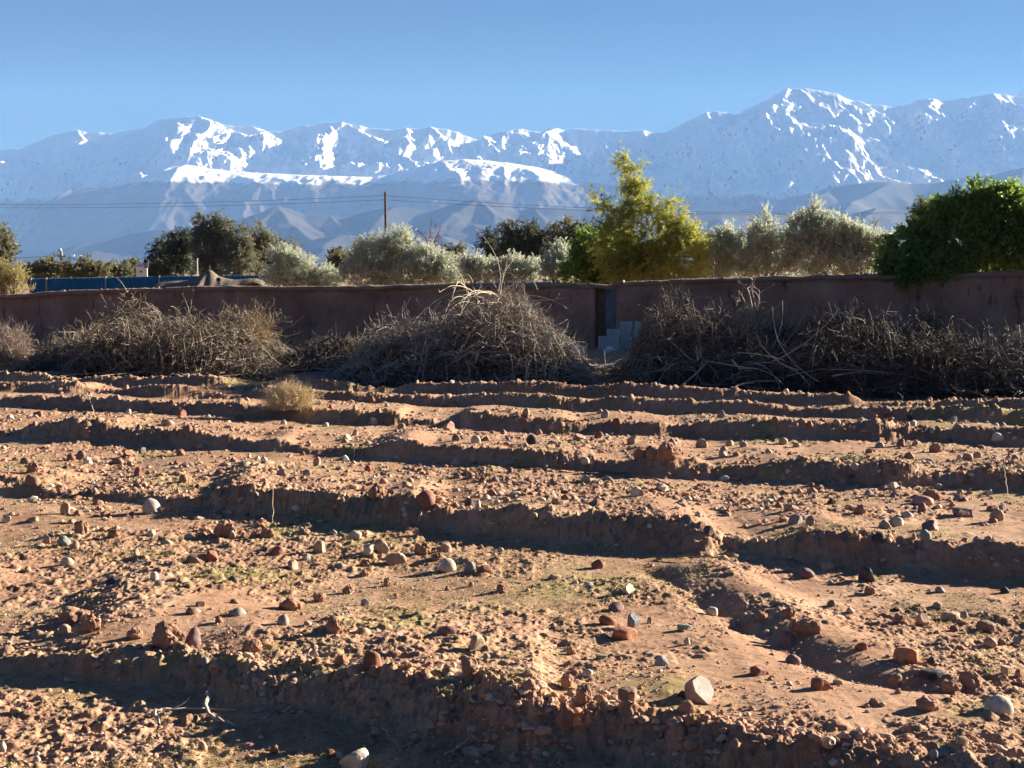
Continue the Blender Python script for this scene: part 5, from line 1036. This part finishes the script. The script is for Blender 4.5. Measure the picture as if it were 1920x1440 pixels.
# ---------------------------------------------------------------- lamps, boxes, poles
def pole(P, r0, r1, mat, parent, O, name='pole', s=8): P = np.array([P], float); v, f = tubes(P, np.linspace(r0, r1, P.shape[1])[None], s); return mesh_np(name, v-O, f, mat, parent)
def boxpart(name, x0, x1, y0, y1, z0, z1, mat, parent, bev=.01):
    v, f = box_np(x0, x1, y0, y1, z0, z1); o = mesh_np(name, v, f, mat, parent); md = o.modifiers.new('b', 'BEVEL'); md.width = bev; md.segments = 2; return o
def floodlight(px, pt, pb, Y, wpx, label, post_mat, tilt=0, hbar=False):
    k = Y/F; X = (px-960)*k; zt = CH+(HZ-pt)*k; zb2 = CH+(HZ-pb)*k; root = empty('floodlight', (X, Y, .5)); O = np.array([X, Y, .5]); w = wpx*k
    pole([[X, Y, .45], [X, Y, (zb2+.5)/2], [X, Y, zb2]], .07 if not hbar else .04, .06 if not hbar else .035, post_mat, root, O)
    h = zt-zb2; o = boxpart('lamp_housing', -w/2, w/2, -.09, .09, -h/2, h/2, M_black, root, .02); o.location = (w*.9 if hbar else 0, -.05, (zt+zb2)/2-.5); o.rotation_euler = (.15, tilt, 0)
    for i in (-1, 1):
        for j in (-1, 0, 1):
            g = boxpart('lens', -w*.17, w*.17, -.012, .0, -h*.10, h*.10, M_lens, root, .004); g.location = ((w*.9 if hbar else 0)+i*w*.22, -.155-.0*j-(-j*h*.27*math.sin(.15)), (zt+zb2)/2-.5+j*h*.27)
    boxpart('bracket', -.05, w*.95 if hbar else .05, -.03, .03, zb2-.5-.02, zb2-.5+.05, M_black, root)
    return tag(root, label, 'floodlight')
M_lens = simple('lamp_glass', (.35, .36, .36), .1, 4, .2)
floodlight(277, 487, 502, 96, 8, 'black floodlight on a white post beside the white cabinet', M_white)
floodlight(405, 521, 537, 64, 8, 'small black floodlight on a bracket in front of the tent', M_black, hbar=True)
floodlight(1438, 412, 428, 66, 7, 'black lamp head tilted above the olive shrubs right of the bamboo', M_black, tilt=.6)
k = 98/F; root = empty('white_cabinet', ((268-960)*k, 98, .5)); z1 = CH+(HZ-500)*k-.5
boxpart('cabinet_body', -.34, .34, -.25, .25, -.05, z1, M_white, root, .03); v = np.array([(-.4, -.3, z1), (.4, -.3, z1), (.4, .3, z1), (-.4, .3, z1), (-.15, 0, z1+.22), (.15, 0, z1+.22)]); mesh_np('cabinet_roof', v, [np.array([(0, 1, 5, 4), (2, 3, 4, 5), (3, 2, 1, 0)]), np.array([(1, 2, 5), (3, 0, 4)])], M_white, root)
boxpart('cabinet_vent', -.07, .07, -.27, -.25, z1-.4, z1-.28, M_black, root, .005); tag(root, 'small white cabinet with a pitched top beside the floodlight post', 'cabinet')
# wooden pole with its wires
M_wood = simple('weathered_wood', (.14, .115, .10), .3, 5, bmp=.4); M_ins = simple('insulator', (.5, .48, .45), .05, 5, .3); M_cable = simple('cable', (.06, .06, .07), .1, 3, .6)
YP = 92; k = YP/F; X = (724-960)*k; root = empty('wooden_pole', (X+.05, YP, .5)); O = np.array(root.location)
pole([[X+.12, YP, .4], [X+.08, YP, 3.0], [X+.03, YP, 5.6], [X, YP, CH+(HZ-361)*k]], .13, .075, M_wood, root, O, 'shaft')
for py, sx in ((368, -1), (377, 1), (399, 1)):
    z = CH+(HZ-py)*k; pole([[X, YP, z], [X+sx*.09, YP-.05, z], [X+sx*.16, YP-.05, z+.03]], .02, .02, M_ins, root, O, 'insulator', 6)
tag(root, 'slender leaning wooden pole behind the broad olive', 'utility pole')
def wire(a, b_, sag, r0, label, n=40):
    a, b_ = np.array(a), np.array(b_); t = np.linspace(0, 1, n)[:, None]; P = a*(1-t)+b_*t; P[:, 2] -= sag*4*(t*(1-t))[:, 0]; v, f = tubes(P[None], np.full((1, n), r0), 4); return tag(mesh_np('power_line', v, f, M_cable), label, 'power line')
pt = np.array([X, YP, 0])
for i, (py, pl, pr, lab) in enumerate([(368, 384, 386, 'upper'), (376, 389, 397, 'lower')]):
    z = CH+(HZ-py)*k; A = np.array([X, YP-.05, z]); Lf = at(-260, pl-4, 100); Rt = at(2150, 372 if i == 0 else 378, 118)
    wire(A, Lf, .32, .011, f'{lab} thin wire from the wooden pole towards the left'); wire(A, Rt, 1.15 if i == 0 else 1.0, .012, f'{lab} thin wire from the wooden pole towards the right')
YC = 112; k = YC/F; X = (119-960)*k; root = empty('concrete_pole', (X, YC, .5)); O = np.array(root.location); zt = CH+(HZ-471)*k
pole([[X, YC, .4], [X, YC, 2.5], [X-.03, YC, zt]], .13, .10, M_barkp, root, O, 'shaft'); boxpart('crossarm', -.35, .35, -.05, .05, zt-.95, zt-.85, M_barkp, root); v, f = ICO[2]; o = mesh_np('lamp_globe', v*.14, f, M_ins, root, smooth=True); o.location = (-.12, 0, zt-.5+.1)
tag(root, 'short pale concrete pole beside the dark spreading tree', 'utility pole')
wire([X, YC, zt-.3], at(-200, 480, 105), .25, .014, 'low wire from the concrete pole towards the left'); wire([X, YC, zt-.35], at(300, 500, 110), .35, .014, 'low wire from the concrete pole towards the dark eucalyptus'); wire(at(540, 497, 112), at(724, 480, 112), .3, .012, 'low wire passing behind the broad olive'); wire(at(780, 457, 108), at(915, 470, 106), .3, .012, 'short wire between the reddish poplar and the dark clump')
k = 100/F; X = (785-960)*k; root = empty('grey_post', (X, 100, .5)); pole([[X, 100, .4], [X, 100, 2], [X, 100, CH+(HZ-457)*k]], .08, .07, M_barkp, root, np.array(root.location), 'shaft'); boxpart('cap', -.1, .1, -.1, .1, CH+(HZ-457)*k-.5, CH+(HZ-457)*k-.42, M_barkp, root); tag(root, 'grey post just behind the broad olive, left of the reddish poplar', 'post')
k = 105/F; X = (372-960)*k; root = empty('thin_post', (X, 105, .5)); pole([[X, 105, .4], [X, 105, 2], [X, 105, CH+(HZ-486)*k]], .05, .04, M_white, root, np.array(root.location), 'shaft'); boxpart('cap', -.06, .06, -.06, .06, CH+(HZ-486)*k-.5, CH+(HZ-486)*k-.45, M_white, root); tag(root, 'thin pale post in front of the eucalyptus clump, left of the tent peak', 'post')
# flat-roofed buildings seen over the hedge
def house(px0, px1, pt, Y, mat, label, name='flat_roofed_house', dep=4):
    k = Y/F; x0, x1 = (px0-960)*k, (px1-960)*k; z1 = CH+(HZ-pt)*k-.5; root = empty(name, ((x0+x1)/2, Y, .5)); w = (x1-x0)/2
    boxpart('wall', -w, w, 0, dep, -.1, z1-.25, mat, root, .02); boxpart('roof', -w-.15, w+.15, -.15, dep+.15, z1-.247, z1, M_black, root, .02)
    nwin = max(1, int(w)); 
    for i in range(nwin): boxpart('window', -w+(i+.5)*2*w/nwin-.3, -w+(i+.5)*2*w/nwin+.3, -.03, .0, z1*.4, z1*.4+.8, M_black, root, .01)
    return tag(root, label, 'building')
M_adobe = simple('adobe', (.20, .10, .08), .2, 2)
house(1318, 1410, 447, 72, M_adobe, 'dark flat-roofed building behind the olives right of the bamboo')
house(994, 1008, 497, 66, M_adobe, 'small red-brown hut roof between the low olives', name='small_hut', dep=.5)
# ---------------------------------------------------------------- haze: the air between the field and the mountains
hx, hy0, hy1, hb, ht = 30000, -1500, 20800, -60, 2500
V = [(x, y, z) for z in (hb, ht) for y in (hy0, hy1) for x in (-hx, hx)]
hm = bpy.data.materials.new('haze_air'); hm.use_nodes = True; ht_ = hm.node_tree
ht_.nodes.remove(ht_.nodes['Principled BSDF'])
pv = ht_.nodes.new('ShaderNodeVolumePrincipled'); pv.inputs['Color'].default_value = (.044, .089, .195, 1)
pv.inputs['Density'].default_value = 1.5e-4; pv.inputs['Anisotropy'].default_value = 0.0
pv.inputs['Absorption Color'].default_value = (1, 1, 1, 1)
ht_.links.new(pv.outputs[0], ht_.nodes['Material Output'].inputs['Volume'])
hz = mesh_np('haze', V, np.array([(0, 2, 3, 1), (4, 5, 7, 6), (0, 1, 5, 4), (2, 6, 7, 3), (0, 4, 6, 2), (1, 3, 7, 5)]), hm)
tag(hz, 'pale blue air that fades the far mountains', 'haze', kind='stuff')
